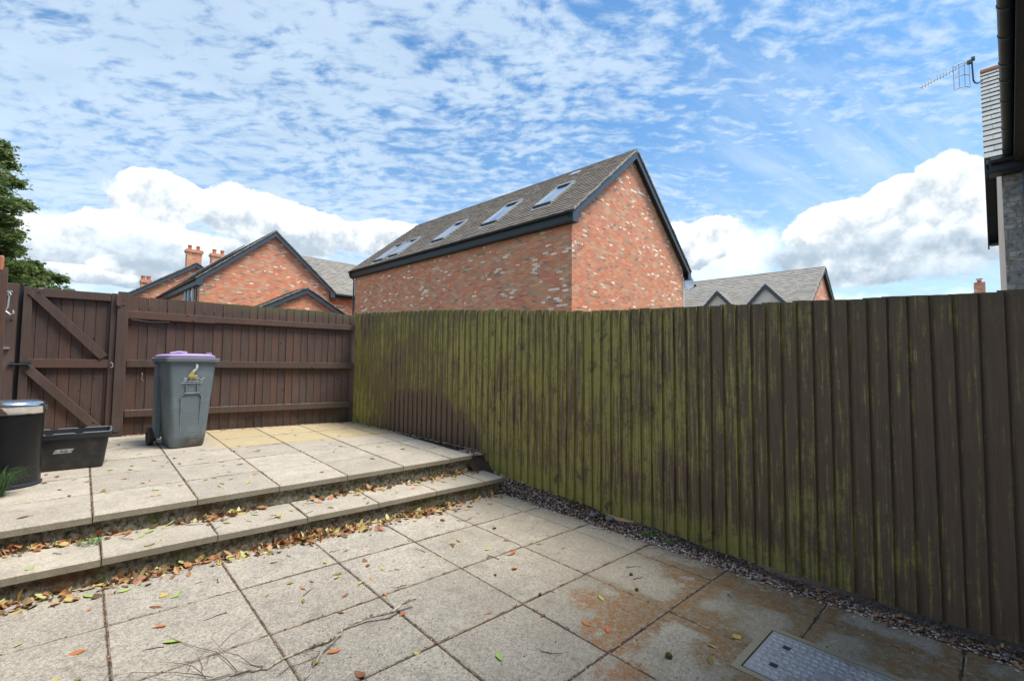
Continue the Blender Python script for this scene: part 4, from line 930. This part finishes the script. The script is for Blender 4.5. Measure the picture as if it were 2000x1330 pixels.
for sx in (-1, 1):
    b = MB(); rr = .10; prof = [(-.022, .55), (-.024, .9), (-.018, 1.), (.018, 1.), (.024, .9), (.022, .55), (.006, .5), (-.006, .5)]
    rings = [[Vector((sx*(.262 if sx < 0 else .225)+px, .20+rr*k*cos(2*pi*i/24), rr+.002+rr*k*sin(2*pi*i/24))) for i in range(24)] for px, k in prof]
    b.loft(rings+[rings[0]], bottom=False, top=False); b.tube([(sx*.21, .20, rr), (sx*(.275 if sx < 0 else .235), .20, rr)], rr*.56, 18); b.build('wheel', M_RUB, wb, smooth=True)
b = MB(); b.tube([(-.25, .20, .102), (.21, .20, .102)], .011, 8); b.build('axle', M_RUB, wb)
# numeral 2, white over yellow, and the striped maker's panel beneath
def plate(poly, mtl, nm, par, yf, th=.0025):
    b = MB(); b.prism([(x_, yf(z_)-.006, z_) for x_, z_ in poly], (0, th, 0)); return b.build(nm, mtl, par)
M_STW = mat('white sticker', lambda t: dict(color=t.mix(t.ss(t.noise(t.tc(), 60., 3), .5, .62), (.68, .69, .67), (.42, .44, .44))), .5)
M_STY = mat('yellow sticker', color=(.52, .46, .10), rough=.5)
ox, oz = .015, .775
KS = 1.32
plate([(ox+a*KS/1000, oz+b_*KS/1000) for a, b_ in ((5, 118), (18, 112), (24, 92), (18, 72), (2, 52), (-24, 46), (-14, 62), (2, 80), (6, 98))], M_STW, 'numeral', wb, yfront)
plate([(ox+a*KS/1000, oz+b_*KS/1000) for a, b_ in ((-24, 46), (2, 52), (-2, 36), (-10, 24), (22, 24), (24, 4), (-44, 4), (-42, 22))], M_STY, 'numeral', wb, yfront, .002)
for (zz, x0, x1, h) in ((-.006, -.075, .075, .006), (-.018, -.07, .062, .007), (-.032, -.078, .055, .007), (-.046, -.09, .058, .005)):
    plate([(ox+x0*KS, oz+zz*KS), (ox+x1*KS, oz+zz*KS), (ox+x1*KS+.004, oz+zz*KS+h), (ox+x0*KS+.004, oz+zz*KS+h)], M_STW, 'logo_stripe', wb, yfront, .002)
def text(s_, size, loc, mtl, par, rx=90, rz=0, nm='lettering'):
    cu = bpy.data.curves.new(nm, 'FONT'); cu.body = s_; cu.size = size; cu.extrude = .0006; cu.align_x = 'CENTER'; cu.align_y = 'CENTER'; cu.shear = .3
    o = bpy.data.objects.new(nm, cu); COL.objects.link(o); dg = bpy.context.evaluated_depsgraph_get(); me = bpy.data.meshes.new_from_object(o.evaluated_get(dg)); bpy.data.objects.remove(o)
    o = bpy.data.objects.new(nm, me); COL.objects.link(o); me.materials.clear(); me.materials.append(mtl); o.parent = par; o.location = loc; o.rotation_euler = (radians(rx), 0, radians(rz)); return o
text('E\u00b7W\u00b7C', .052, (ox-.002, yfront(oz-.02)-.0085, oz-.022), M_DARK, wb)

rbz = zd(0, 5.8)
rb = thing('recycling_box', 'open black recycling box between the pedal bin and the gate', 'box', (-.075, 5.86, rbz), radians(-2.5))
M_BOX = mat('black box plastic', lambda t: dict(color=t.mix(t.ss(t.m('SUBTRACT', t.noise(t.tc(), 9., 5, .65), t.m('MULTIPLY', t.xyz(t.tc())[2], .5)), .40, .62), (.022, .025, .030), (.060, .056, .050)), normal=t.bump(t.noise(t.tc(), 90., 3), .15, .003)), .5)
b = MB(); outer = [rrect(0, 0, z_, w, d, r_, 4) for z_, w, d, r_ in ((0, .53, .33, .03), (.01, .545, .345, .035), (.27, .605, .395, .035), (.275, .64, .43, .04), (.315, .65, .44, .04), (.318, .63, .42, .035))]
inner = [rrect(0, 0, z_, w, d, r_, 4) for z_, w, d, r_ in ((.318, .60, .39, .03), (.26, .585, .375, .03), (.02, .53, .33, .03))]
b.loft(outer+inner, bottom=True, top=True); b.build('tub', M_BOX, rb, smooth=True)
M_RIMG = mat('worn rim edge', color=(.17, .19, .22), rough=.5)
b = MB()
segs = [(-.31, -.12), (-.06, .07), (.13, .29)]
for sy in (-1, 1):
    for a, c in segs: b.tube([(a, sy*.212, .322), (c, sy*.212, .322)], .006, 6)
    for a, c in ((-.12, -.06), (.07, .13)): b.tube([(a, sy*.212, .322), (a+.01, sy*.212, .312), (c-.01, sy*.212, .312), (c, sy*.212, .322)], .005, 6)
b.tube([(.29, -.212, .322), (.312, -.195, .322), (.318, 0, .322), (.312, .195, .322), (.29, .212, .322)], .006, 6)
b.build('rim', M_RIMG, rb, smooth=True)
b = MB(); b.box((.345, 0, .29), (.05, .14, .03)); b.build('handle', M_BOX, rb, bevel=.008)
for zz, x0, x1, h in ((.180, -.050, .068, .005), (.171, -.054, -.016, .005), (.162, -.058, -.020, .005), (.171, .032, .062, .005), (.162, .028, .058, .005), (.152, -.064, .054, .005)):
    b = MB(); sh_ = -.004; yf = lambda z_: -.1725-(z_-.01)*.096
    b.prism([(x0, yf(zz)-.0035, zz), (x1, yf(zz)-.0035, zz), (x1+.006, yf(zz+h)-.0035, zz+h), (x0+.006, yf(zz+h)-.0035, zz+h)], (0, .003, 0)); b.build('logo_stripe', M_STW, rb)
text('E\u00b7W\u00b7C', .024, (.006, -.1725-.155*.096-.0036, .168), M_STW, rb)

pz = zd(-.36, 5.3)
pb = thing('pedal_bin', 'tall black bin with a chrome lid at the left edge of the upper patio', 'bin', (-.375, 5.33, pz), radians(8))
M_BLK = mat('black enamel', color=(.012, .012, .014), rough=.30)
b = MB(); b.loft([ell(0, 0, .02, .180, .155), ell(0, 0, .56, .180, .155)]); b.build('body', M_BLK, pb, smooth=True)
b = MB(); b.loft([ell(0, 0, .0, .184, .159), ell(0, 0, .004, .190, .165), ell(0, 0, .022, .190, .165), ell(0, 0, .026, .181, .156)]); b.build('base_ring', mat('blue black plastic', color=(.03, .04, .06), rough=.4), pb, smooth=True)
M_CHR = mat('chrome', color=(.75, .76, .78), rough=.12, metal=1.)
b = MB(); b.loft([ell(0, 0, .56, .186, .161), ell(0, 0, .615, .188, .163), ell(0, 0, .620, .192, .167), ell(0, 0, .640, .190, .165), ell(0, 0, .655, .176, .151), ell(0, 0, .658, .162, .137)]); b.build('lid_rim', M_CHR, pb, smooth=True)
b = MB(); b.loft([ell(0, 0, .657, .160, .135), ell(0, 0, .664, .13, .11), ell(0, 0, .667, .05, .04)], bottom=False); b.build('lid', mat('grey lid', color=(.20, .26, .32), rough=.25, metal=.6), pb, smooth=True)
b = MB(); b.box((.182, .04, .60), (.03, .05, .03)); b.build('hinge', M_CHR, pb, bevel=.004)

# grassy tuft in front of the pedal bin
M_GRASS = mat('grass blade', lambda t: dict(color=t.mix(t.attr(), (.035, .085, .030), (.10, .19, .06))), .5)
def blades(name, label, cat, x, y, z, n, L, spread, lean=(0, 0), m=None, wd=.0035):
    b = MB()
    for k in range(n):
        a = random.uniform(0, 6.28); l = L*random.uniform(.55, 1.1); sp = spread*random.uniform(.3, 1.)
        dx, dy = cos(a)*sp+lean[0], sin(a)*sp*.7+lean[1]; bx, by = x+random.gauss(0, .03), y+random.gauss(0, .03)
        pts = []
        for i in range(6):
            u = i/5; pts.append(Vector((bx+dx*u, by+dy*u, z+l*(u*1.25-u*u*.85)*(.5+.5*random.random() if i == 5 else 1))))
        side = Vector((-dy, dx, 0)).normalized()*wd
        V = []; 
        for i, p in enumerate(pts): V += [p-side*(1-i/5.2), p+side*(1-i/5.2)]
        b.add(V, [(2*i, 2*i+1, 2*i+3, 2*i+2) for i in range(5)], random.random())
    return tag(b.build(name, m or M_GRASS), label, cat)
blades('grass_tuft', 'dark green arching grass tuft growing in front of the pedal bin', 'grass tuft', -.42, 5.0, zd(-.4, 5), 190, .42, .19, (.08, .03), wd=.0028)
def weed(x, y, z, s, n, label):
    b = MB()
    for k in range(n):
        a = random.uniform(0, 6.28); r_ = s*random.random()**.6; c = Vector((x+cos(a)*r_, y+sin(a)*r_, z+random.uniform(0, s*.45)))
        l = s*random.uniform(.12, .3); R = Matrix.Rotation(random.uniform(0, 6.28), 3, 'Z') @ Matrix.Rotation(random.gauss(0, .5), 3, 'X')
        b.add([R @ Vector(v)*l+c for v in ((-1, 0, 0), (0, .5, .1), (1, 0, -.1), (0, -.5, .1))], [(0, 1, 2, 3)], random.random())
    tag(b.build('weed', mat('weed', lambda t: dict(color=t.mix(t.attr(), (.07, .17, .04), (.20, .36, .10))), .6)), label, 'weed')
weed(.10, 4.02, zt(.1, 4.02)+.01, .055, 60, 'small bright green weed growing in a joint of the step')
weed(3.56, 2.05, zg(3.5, 2.05)+.008, .07, 110, 'low green weed in the gravel beside the mossy fence, farthest from the viewer')
weed(3.54, 1.88, zg(3.5, 1.9)+.006, .045, 60, 'low green weed in the gravel, just nearer than the larger one')
weed(3.42, 3.62, zg(3.42, 3.62)+.01, .05, 40, 'tiny weed at the right end of the lower step')
weed(3.28, 5.3, zd(3.28, 5.3), .05, 40, 'small yellow green weed between the upper patio and the mossy fence')

# ------------------------------------------------------------------ manhole cover
def steel_fn(t):
    p = t.tc(); n = t.noise(p, 9., 4); f = t.noise(p, 120., 3)
    c = t.mix(n, (.42, .43, .47), (.56, .57, .62)); c = t.mix(t.m('MULTIPLY', t.ss(f, .50, .66), .35), c, (.15, .14, .13)); c = t.mix(t.m('MULTIPLY', t.ss(t.noise(p, 7., 6, .75), .50, .66), .55), c, (.22, .18, .13))
    return dict(color=c, rough=.5)
M_STEEL = mat('galvanised steel', steel_fn, .45, .35)
mx0, mx1, my0, my1 = 2.345, 2.80, .26, .875
mhz = zl(2.57, .57)
mh = thing('manhole_cover', 'grey patterned metal manhole cover set in the slabs at the bottom right', 'manhole cover', (2.57, .57, mhz))
slp = Matrix.Rotation(.0204, 3, 'Y') @ Matrix.Rotation(.0149, 3, 'X')
def mloc(x_, y_, z_=0.): return Vector((x_-2.57, y_-.57, zl(x_, y_)-mhz+z_))
M_CONC = mat('concrete rim', lambda t: dict(color=t.mix(t.noise(t.tc(), 60., 4, .7), (.22, .19, .12), (.42, .38, .28))), .9)
b = MB()
for (x0, x1, y0, y1) in ((mx0-.035, mx1+.035, my1, my1+.035), (mx0-.035, mx1+.035, my0-.035, my0), (mx0-.035, mx0, my0, my1), (mx1, mx1+.035, my0, my1)):
    b.add([mloc(x0, y0, -.01), mloc(x1, y0, -.01), mloc(x1, y1, -.01), mloc(x0, y1, -.01), mloc(x0, y0, .006), mloc(x1, y0, .006), mloc(x1, y1, .006), mloc(x0, y1, .006)], [(4, 5, 6, 7), (0, 1, 5, 4), (1, 2, 6, 5), (2, 3, 7, 6), (3, 0, 4, 7)])
b.build('concrete_surround', M_CONC, mh)
b = MB(); b.add([mloc(mx0, my0, .002), mloc(mx1, my0, .002), mloc(mx1, my1, .002), mloc(mx0, my1, .002)], [(0, 1, 2, 3)]); b.build('frame_gap', M_DARK, mh)
b = MB(); g = .008; z_ = .006
b.add([mloc(mx0+g, my0+g, .002), mloc(mx1-g, my0+g, .002), mloc(mx1-g, my1-g, .002), mloc(mx0+g, my1-g, .002), mloc(mx0+g, my0+g, z_), mloc(mx1-g, my0+g, z_), mloc(mx1-g, my1-g, z_), mloc(mx0+g, my1-g, z_)], [(4, 5, 6, 7), (0, 1, 5, 4), (1, 2, 6, 5), (2, 3, 7, 6), (3, 0, 4, 7)])
nx, ny = 10, 17; cw = (mx1-mx0-.05)/nx; cl = (my1-my0-.04)/ny
for i in range(nx):
    for j in range(ny):
        cx_ = mx0+.025+cw*(i+.5); cy_ = my0+.02+cl*(j+.5+(.25 if i % 2 else -.0)*.8)
        if (i in (2, 7)) and (j in (2, 14)): continue
        if abs(cx_-2.57) < .05 and abs(cy_-.567) < .05: continue
        w_, l_ = cw*.33, cl*.36
        V = [mloc(cx_+sx*w_, cy_+sy*l_, z_) for sx, sy in ((-1, -1), (1, -1), (1, 1), (-1, 1))]+[mloc(cx_+sx*w_*.72, cy_+sy*l_*.72, z_+.0028) for sx, sy in ((-1, -1), (1, -1), (1, 1), (-1, 1))]
        b.add(V, [(4, 5, 6, 7)]+[(k, (k+1) % 4, 4+(k+1) % 4, 4+k) for k in range(4)])
for k in range(20):
    a = 2*pi*k/20; a2 = 2*pi*(k+1)/20; ro_, ri = .042, .034
    b.add([mloc(2.57+ri*cos(a), .567+ri*sin(a), z_+.002), mloc(2.57+ro_*cos(a), .567+ro_*sin(a), z_+.002), mloc(2.57+ro_*cos(a2), .567+ro_*sin(a2), z_+.002), mloc(2.57+ri*cos(a2), .567+ri*sin(a2), z_+.002)], [(0, 1, 2, 3)])
b.build('cover_plate', M_STEEL, mh)
for sx in (2, 7):
    for sy in (2, 14):
        b = MB(); cx_ = mx0+.025+cw*(sx+.5); cy_ = my0+.02+cl*(sy+.5)
        for q in range(-1, 2): b.box(mloc(cx_+q*.008, cy_, z_+.001), (.005, .022, .003))
        b.box(mloc(cx_, cy_, z_+.0005), (.034, .034, .002)); b.build('keyhole', M_PIPE, mh)

# small plant pot at the lower right corner of the photo
pp = thing('plant_pot', 'small grey rimmed pot cut off by the right edge beside the gravel', 'plant pot', (3.58, -.20, zg(3.5, -.2)+.0))
b = MB(); b.loft([ell(0, 0, 0, .065, .065, 24), ell(0, 0, .16, .085, .085, 24)]); b.build('pot_body', mat('printed pot', lambda t: dict(color=t.ramp(t.noise(t.tc(), 22., 2), [(0, (.10, .22, .07)), (.45, (.5, .5, .5)), (.55, (.45, .07, .05)), (.65, (.35, .37, .40))], True)), .5), pp, smooth=True)
b = MB(); b.loft([ell(0, 0, .155, .088, .088, 24), ell(0, 0, .16, .098, .098, 24), ell(0, 0, .185, .098, .098, 24), ell(0, 0, .187, .084, .084, 24), ell(0, 0, .13, .078, .078, 24)], bottom=False); b.build('pot_rim', M_PIPE, pp, smooth=True)

# ------------------------------------------------------------------ leaves
random.seed(21)
def leaf_mesh(i):
    V = []; F = []; n = 6; curl = random.uniform(.1, .9); cup = random.uniform(-.1, .5); tw = random.uniform(-.5, .5); wd_ = random.uniform(.46, .72)
    for k in range(n+1):
        u = k/n; w_ = wd_*(sin(pi*min(1, u*.96+.02))**.8)*(1-.35*u); x_ = (u-.5)*2
        zc2 = curl*.35*(x_*x_)*(.5+.5*sin(i)); 
        for s_ in (-1, 0, 1):
            yy = s_*w_*(1+random.uniform(-.12, .12)); zz = zc2+abs(s_)*cup*w_*.9+tw*x_*s_*w_*.5
            V.append(Vector((x_, yy, zz+.03)))
    for k in range(n):
        for s_ in range(2): F.append((k*3+s_, k*3+s_+1, (k+1)*3+s_+1, (k+1)*3+s_))
    return V, F
LM = [leaf_mesh(i) for i in range(10)]
def put_leaf(b, x, y, z, s, tilt=.25, r=None):
    V, F = random.choice(LM); R = Matrix.Rotation(random.uniform(0, 6.28), 3, 'Z') @ Matrix.Rotation(random.gauss(0, tilt), 3, 'X') @ Matrix.Rotation(random.gauss(0, tilt), 3, 'Y')
    P_ = [R @ (v*s) for v in V]; mn = min(p.z for p in P_)
    b.add([p+Vector((x, y, z-mn)) for p in P_], F, random.random() if r is None else r)
# drifts against the foot of the two risers
b = MB()
def drift(ybase, zf, density, x0, x1, out=.10):
    x = x0
    while x < x1:
        dn = density(x)
        if random.random() < dn:
            d = abs(random.gauss(0, out)); yy = ybase-d*.9-.01
            put_leaf(b, x, yy, zf(x, yy)+random.uniform(0, .035)*max(0, 1-d/.12)*dn, random.uniform(.010, .038), .55)
        x += .00125
def bumpf(x, c, w): return math.exp(-((x-c)/w)**2)
drift(3.755, zl, lambda x: .05+.66*bumpf(x, 1.40, .42)+.30*bumpf(x, .35, .30)+.55*bumpf(x, 2.35, .3)+.35*bumpf(x, -.4, .25), -1.2, 3.3, .085)
drift(4.155, lambda x, y: zt(x, y), lambda x: .03+.28*bumpf(x, .85, .22)+.22*bumpf(x, -.2, .35)+.22*bumpf(x, 2.9, .4)+.12*bumpf(x, 1.9, .4), -1.2, 3.3, .05)
for k in range(260):
    s_ = random.uniform(.0, 2.7); q = P0+EB*s_; put_leaf(b, q.x, q.y-abs(random.gauss(0, .05))-.0, zd(q.x, q.y)+.002, random.uniform(.010, .022), .4) if random.random() < (.9 if s_ < .5 else .25) else None
for k in range(120):
    yy = random.uniform(4.4, 7.0); put_leaf(b, fx(yy)-abs(random.gauss(0, .04))-.02, yy, zd(3.2, yy)+.003, random.uniform(.012, .025), .4) if random.random() < .3 else None
for k in range(520):
    yy = random.uniform(-.3, 4.1); xx = random.uniform(3.38, max(3.45, fx(yy)-.03)); put_leaf(b, xx, yy, zg(max(xx, 3.4), yy)+.012, random.uniform(.008, .022), .4, random.choice((.1, .3, .05, .5, .9, .65)))
# crumbs packed in the joints
for k in range(5200):
    if random.random() < .5: x = random.choice([.15+.6*i for i in range(-4, 6)])+random.gauss(0, .006); y = random.uniform(0., 3.7)
    else: y = random.choice([.15+.6*i for i in range(0, 6)])+random.gauss(0, .006); x = random.uniform(-1.8, 3.35)
    if random.random() < (.95 if x > -.1 else .35): put_leaf(b, x, y, zl(x, y)-.004, random.uniform(.003, .0075), .5, random.choice((.1, .25, .45, .05, .88, .88)))
for k in range(900):
    x = random.choice([.68, 1.25, 1.83, .10, 2.41])+random.gauss(0, .006); y = random.uniform(4.15, 7.); put_leaf(b, x, y, zd(x, y)-.003, random.uniform(.004, .008), .5, random.choice((.1, .25, .45, .88)))
for k in range(900):
    x = random.uniform(.8, 3.3); y = random.uniform(-.1, 2.6); put_leaf(b, x, y, zl(x, y), random.uniform(.003, .007), .4, random.choice((.1, .25, .45, .88, .55)))
tag(b.build('leaf_litter', M_LITTER, smooth=False), 'drifts of fallen orange and yellow leaves along the foot of the steps and in the joints', 'leaf litter', kind='stuff')
# single leaves
used = {}
def single(x, y, zone, colr, s, label=None):
    zf = dict(lower=zl, upper=zd, step=zt)[zone]
    key = (colr, random.randrange(5))
    if key not in used:
        bb = MB(); V, F = LM[(sum(map(ord, colr))+key[1]) % 10]; bb.add([v for v in V], F, random.random())
        bb.tube([(-1, 0, .05), (-1.35, .08, .03), (-1.6, .05, .02)], .035, 4, r=.5)
        o = bb.build('fallen_leaf', LEAFM[colr]); used[key] = o.data
    else:
        o = bpy.data.objects.new('fallen_leaf', used[key]); COL.objects.link(o)
    o.location = (x, y, zf(x, y)+.001); o.scale = (s, s*random.uniform(.7, 1.2), s*random.uniform(.6, 1.3)); o.rotation_euler = (random.gauss(0, .12), random.gauss(0, .12), random.uniform(0, 6.28))
    zn = dict(lower='lower patio slabs', upper='upper patio slabs', step='tread of the step')[zone]
    if label: tag(o, label, 'leaf')
    else: tag(o, '%s fallen leaf lying loose on the %s' % (dict(brown='curled dark brown', orange='small orange brown', yellow='yellowish', green='fresh green', olive='dull olive')[colr], zn), 'leaf', '%s leaves scattered on the %s' % (colr, zn))
    return o
for k in range(95):
    x = random.uniform(-.5, 3.1); y = random.uniform(4.2, 7.0)
    if random.random() < .45: x = random.uniform(-.3, 1.1)
    if x > fx(y)-.1: continue
    if .6 < x < 1.13 and 6.1 < y < 6.75: continue
    if -.42 < x < .3 and 5.6 < y < 6.1: continue
    single(x, y, 'upper', random.choice(('brown', 'brown', 'olive', 'orange', 'yellow', 'green')), random.uniform(.018, .042))
for k in range(34): single(random.uniform(-.4, 3.2), random.uniform(3.76, 4.08), 'step', random.choice(('brown', 'orange', 'yellow', 'olive', 'green')), random.uniform(.016, .036))
for k in range(75):
    y = 3.7-abs(random.gauss(0, 1.1)); x = random.uniform(-.3, 3.1)
    if y < .4 or (mx0-.1 < x and y < .95): continue
    single(x, y, 'lower', random.choice(('brown', 'brown', 'orange', 'yellow', 'green', 'olive')), random.uniform(.012, .034))
for (x, y, c, s, lab) in ((.379, 2.777, 'green', .045, 'large bright green leaf with a stalk on the slab left of the fallen branch'),
    (.093, 3.582, 'green', .042, 'bright green leaf near the foot of the lower step at the far left'), (.243, 3.543, 'green', .034, 'pale green leaf just right of another green leaf, near the foot of the lower step'),
    (1.515, 1.672, 'green', .034, 'pale green leaf with a stalk, alone on a slab at the bottom middle'), (1.38, 2.545, 'orange', .024, 'reddish leaf on a joint beyond the thick end of the fallen branch'),
    (1.478, 2.975, 'brown', .026, 'crumpled reddish brown leaf, leftmost of three in a row on the lower patio'), (1.53, 2.86, 'yellow', .025, 'rolled yellow leaf between two brown ones on the lower patio'),
    (1.60, 2.80, 'brown', .022, 'curled dark leaf just right of the rolled yellow one'), (1.752, 2.723, 'olive', .022, 'single curled leaf right of the row of three on the lower patio'),
    (.355, 3.215, 'brown', .034, 'curled brown leaf lying across a joint at the left of the lower patio'), (2.067, 1.576, 'orange', .028, 'orange brown leaf on the rust coloured moss patch, left of its neighbour'),
    (2.112, 1.47, 'orange', .028, 'pinkish orange leaf on the rust coloured moss patch, right of its neighbour'), (2.583, .98, 'yellow', .030, 'pale leaf just beyond the corner of the manhole cover'),
    (2.40, 1.03, 'yellow', .024, 'bright yellow leaf left of the manhole cover corner'), (.96, 1.979, 'brown', .034, 'large rust brown leaf standing up at the bottom edge of the photo'), (1.0, 3.04, 'olive', .024, 'olive leaf on the slab below the pile of leaves'),
    (1.04, 2.93, 'orange', .022, 'orange leaf just nearer than the olive one below the leaf pile'), (1.28, 3.207, 'yellow', .028, 'long yellow leaf on a joint beside the leaf pile'), (1.251, 2.938, 'yellow', .026, 'pale yellow leaf on the slab in the middle of the lower patio')):
    single(x, y, 'lower', c, s, lab)
# bits of moss and cones
M_MOSSB = mat('moss clump', lambda t: dict(color=t.mix(t.noise(t.tc(), 40., 4), (.05, .045, .012), (.14, .15, .03)), normal=t.bump(t.noise(t.tc(), 70., 4), .8, .01)), .95)
for (x, y, s, lab) in ((2.145, 1.135, .017, 'round dark moss clump on the slab left of the manhole cover'), (2.10, 1.95, .011, 'small dark moss crumb on the slabs, upper left of the manhole cover'), (2.78, 1.74, .012, 'brown moss crumb on the slab nearest the gravel'), (2.62, 1.60, .012, 'brown moss crumb on a joint right of the rust patch'), (2.06, 2.32, .009, 'tiny dark crumb on the third row of slabs')):
    bm = bmesh.new(); bmesh.ops.create_icosphere(bm, subdivisions=3, radius=s)
    for v in bm.verts: v.co *= random.uniform(.82, 1.15); v.co.z *= .8
    me = bpy.data.meshes.new('moss_clump'); bm.to_mesh(me); bm.free(); me.materials.append(M_MOSSB)
    o = bpy.data.objects.new('moss_clump', me); COL.objects.link(o); o.location = (x, y, zl(x, y)+s*.55); tag(o, lab, 'moss')
# fallen branch with twigs
def gpt(x, y, h=.008): return Vector((x, y, zl(x, y)+h))
def wob(pts, k=4, a=.006):
    out = []
    for p, q in zip(pts, pts[1:]):
        for i in range(k): out.append(p.lerp(q, i/k)+Vector((random.gauss(0, a), random.gauss(0, a), abs(random.gauss(0, a*.4)))))
    return out+[pts[-1]]
br = thing('fallen_branch', 'long pale forked branch lying on the lower patio slabs', 'branch', gpt(1.17, 2.37, 0)); BO = gpt(1.17, 2.37, 0)
def rad(n, a, c): return [a+(c-a)*i/(n-1) for i in range(n)]
main = wob([gpt(1.44, 2.31, .05), gpt(1.36, 2.315, .040), gpt(1.30, 2.297, .030), gpt(1.176, 2.345, .022), gpt(1.037, 2.353, .012), gpt(.962, 2.295, .010), gpt(.895, 2.304, .008), gpt(.755, 2.306, .006), gpt(.66, 2.278), gpt(.60, 2.31), gpt(.533, 2.334), gpt(.425, 2.363), gpt(.25, 2.36)], 3, .004)
b = MB(); b.tube([p-BO for p in main], [r_*random.uniform(.9, 1.15) for r_ in rad(len(main), .0085, .0020)], 7)
sec = wob([gpt(1.04, 2.35, .012), gpt(.99, 2.29, .014), gpt(.93, 2.25, .014), gpt(.878, 2.216, .010), gpt(.82, 2.15, .008), gpt(.74, 2.07, .006), gpt(.6, 2.0)], 3, .004)
b.tube([p-BO for p in sec], rad(len(sec), .0055, .002), 6)
for k in range(9):
    p = main[random.randrange(4, 26)]-BO; b.tube([p, p+Vector((random.gauss(0, .008), random.gauss(0, .008), .014))], [.005, .003], 5)
b.build('stem', M_TWIG, br, smooth=True)
b = MB()
def twig(b, p, d, L, r0, lev=0):
    pts = [p]; d = d.normalized()
    for i in range(5):
        d = (d+Vector((random.gauss(0, .22), random.gauss(0, .22), 0))).normalized(); q = pts[-1]+d*L/5; q.z = zl(q.x, q.y)+.004+random.random()*.02*(1 if lev == 0 else .6); pts.append(q)
    b.tube([v-BO for v in pts], rad(6, r0*.75, .0006), 5)
    if lev < 2:
        for i in (1, 3, 4):
            if random.random() < .62: s_ = random.choice((-1, 1)); twig(b, pts[i], Vector((d.x*.5-s_*d.y*.8, d.y*.5+s_*d.x*.8, 0)), L*random.uniform(.35, .6), r0*.6, lev+1)
for p, d, L in ((gpt(.66, 2.28), (-.55, .75, 0), .42), (gpt(.56, 2.33), (-.35, .9, 0), .55), (gpt(.48, 2.35), (-.8, .6, 0), .45), (gpt(.45, 2.36), (.1, 1., 0), .32), (gpt(.60, 2.31), (-.7, -.5, 0), .30), (gpt(.38, 2.40), (-.9, .1, 0), .45), (gpt(.80, 2.306), (.35, -.7, 0), .16), (gpt(.88, 2.22), (-.7, -.15, 0), .2)):
    twig(b, p, Vector(d), L, .0024)
b.build('twigs', M_TWIGD, br)
# loose twigs
random.seed(33)
for k in range(46):
    zone = random.random()
    if zone < .7: x, y, zf, zn = random.uniform(-.2, 3.1), random.uniform(.6, 3.5), zl, 'lower patio'
    elif zone < .85: x, y, zf, zn = random.uniform(-.2, 2.6), random.uniform(4.3, 6.8), zd, 'upper patio'
    else: x, y, zf, zn = random.uniform(-.3, 1.5), random.uniform(3.78, 4.05), zt, 'step tread'
    if mx0-.1 < x < mx1+.1 and y < .95: continue
    a = random.uniform(0, 6.28); L = random.uniform(.03, .12); pts = []
    for i in range(5):
        q = Vector((x+cos(a)*L*(i/4-.5), y+sin(a)*L*(i/4-.5), 0))+Vector((random.gauss(0, .004), random.gauss(0, .004), 0)); q.z = zf(q.x, q.y)+.0025+abs(random.gauss(0, .003)); pts.append(q)
    o0 = pts[2].copy(); bb = MB(); bb.tube([q-o0 for q in pts], rad(5, .0024, .0012), 5)
    if random.random() < .35: bb.tube([pts[2]-o0, pts[2]-o0+Vector((cos(a+.9), sin(a+.9), .1))*L*.35], [.0016, .0009], 4)
    o = bb.build('twig', M_TWIGD); o.location = o0; tag(o, 'thin dark twig lying on the %s' % zn, 'twig', 'twigs on the %s' % zn)
# white flecks
b = MB()
for k in range(60):
    x, y = random.uniform(-.2, 3.3), random.uniform(.2, 3.7); stone(b, x, y, zl(x, y)+.002, random.uniform(.003, .006), .95)
tag(b.build('gravel', M_CHIP), 'small pale chips strewn over the lower patio slabs', 'gravel', kind='stuff')
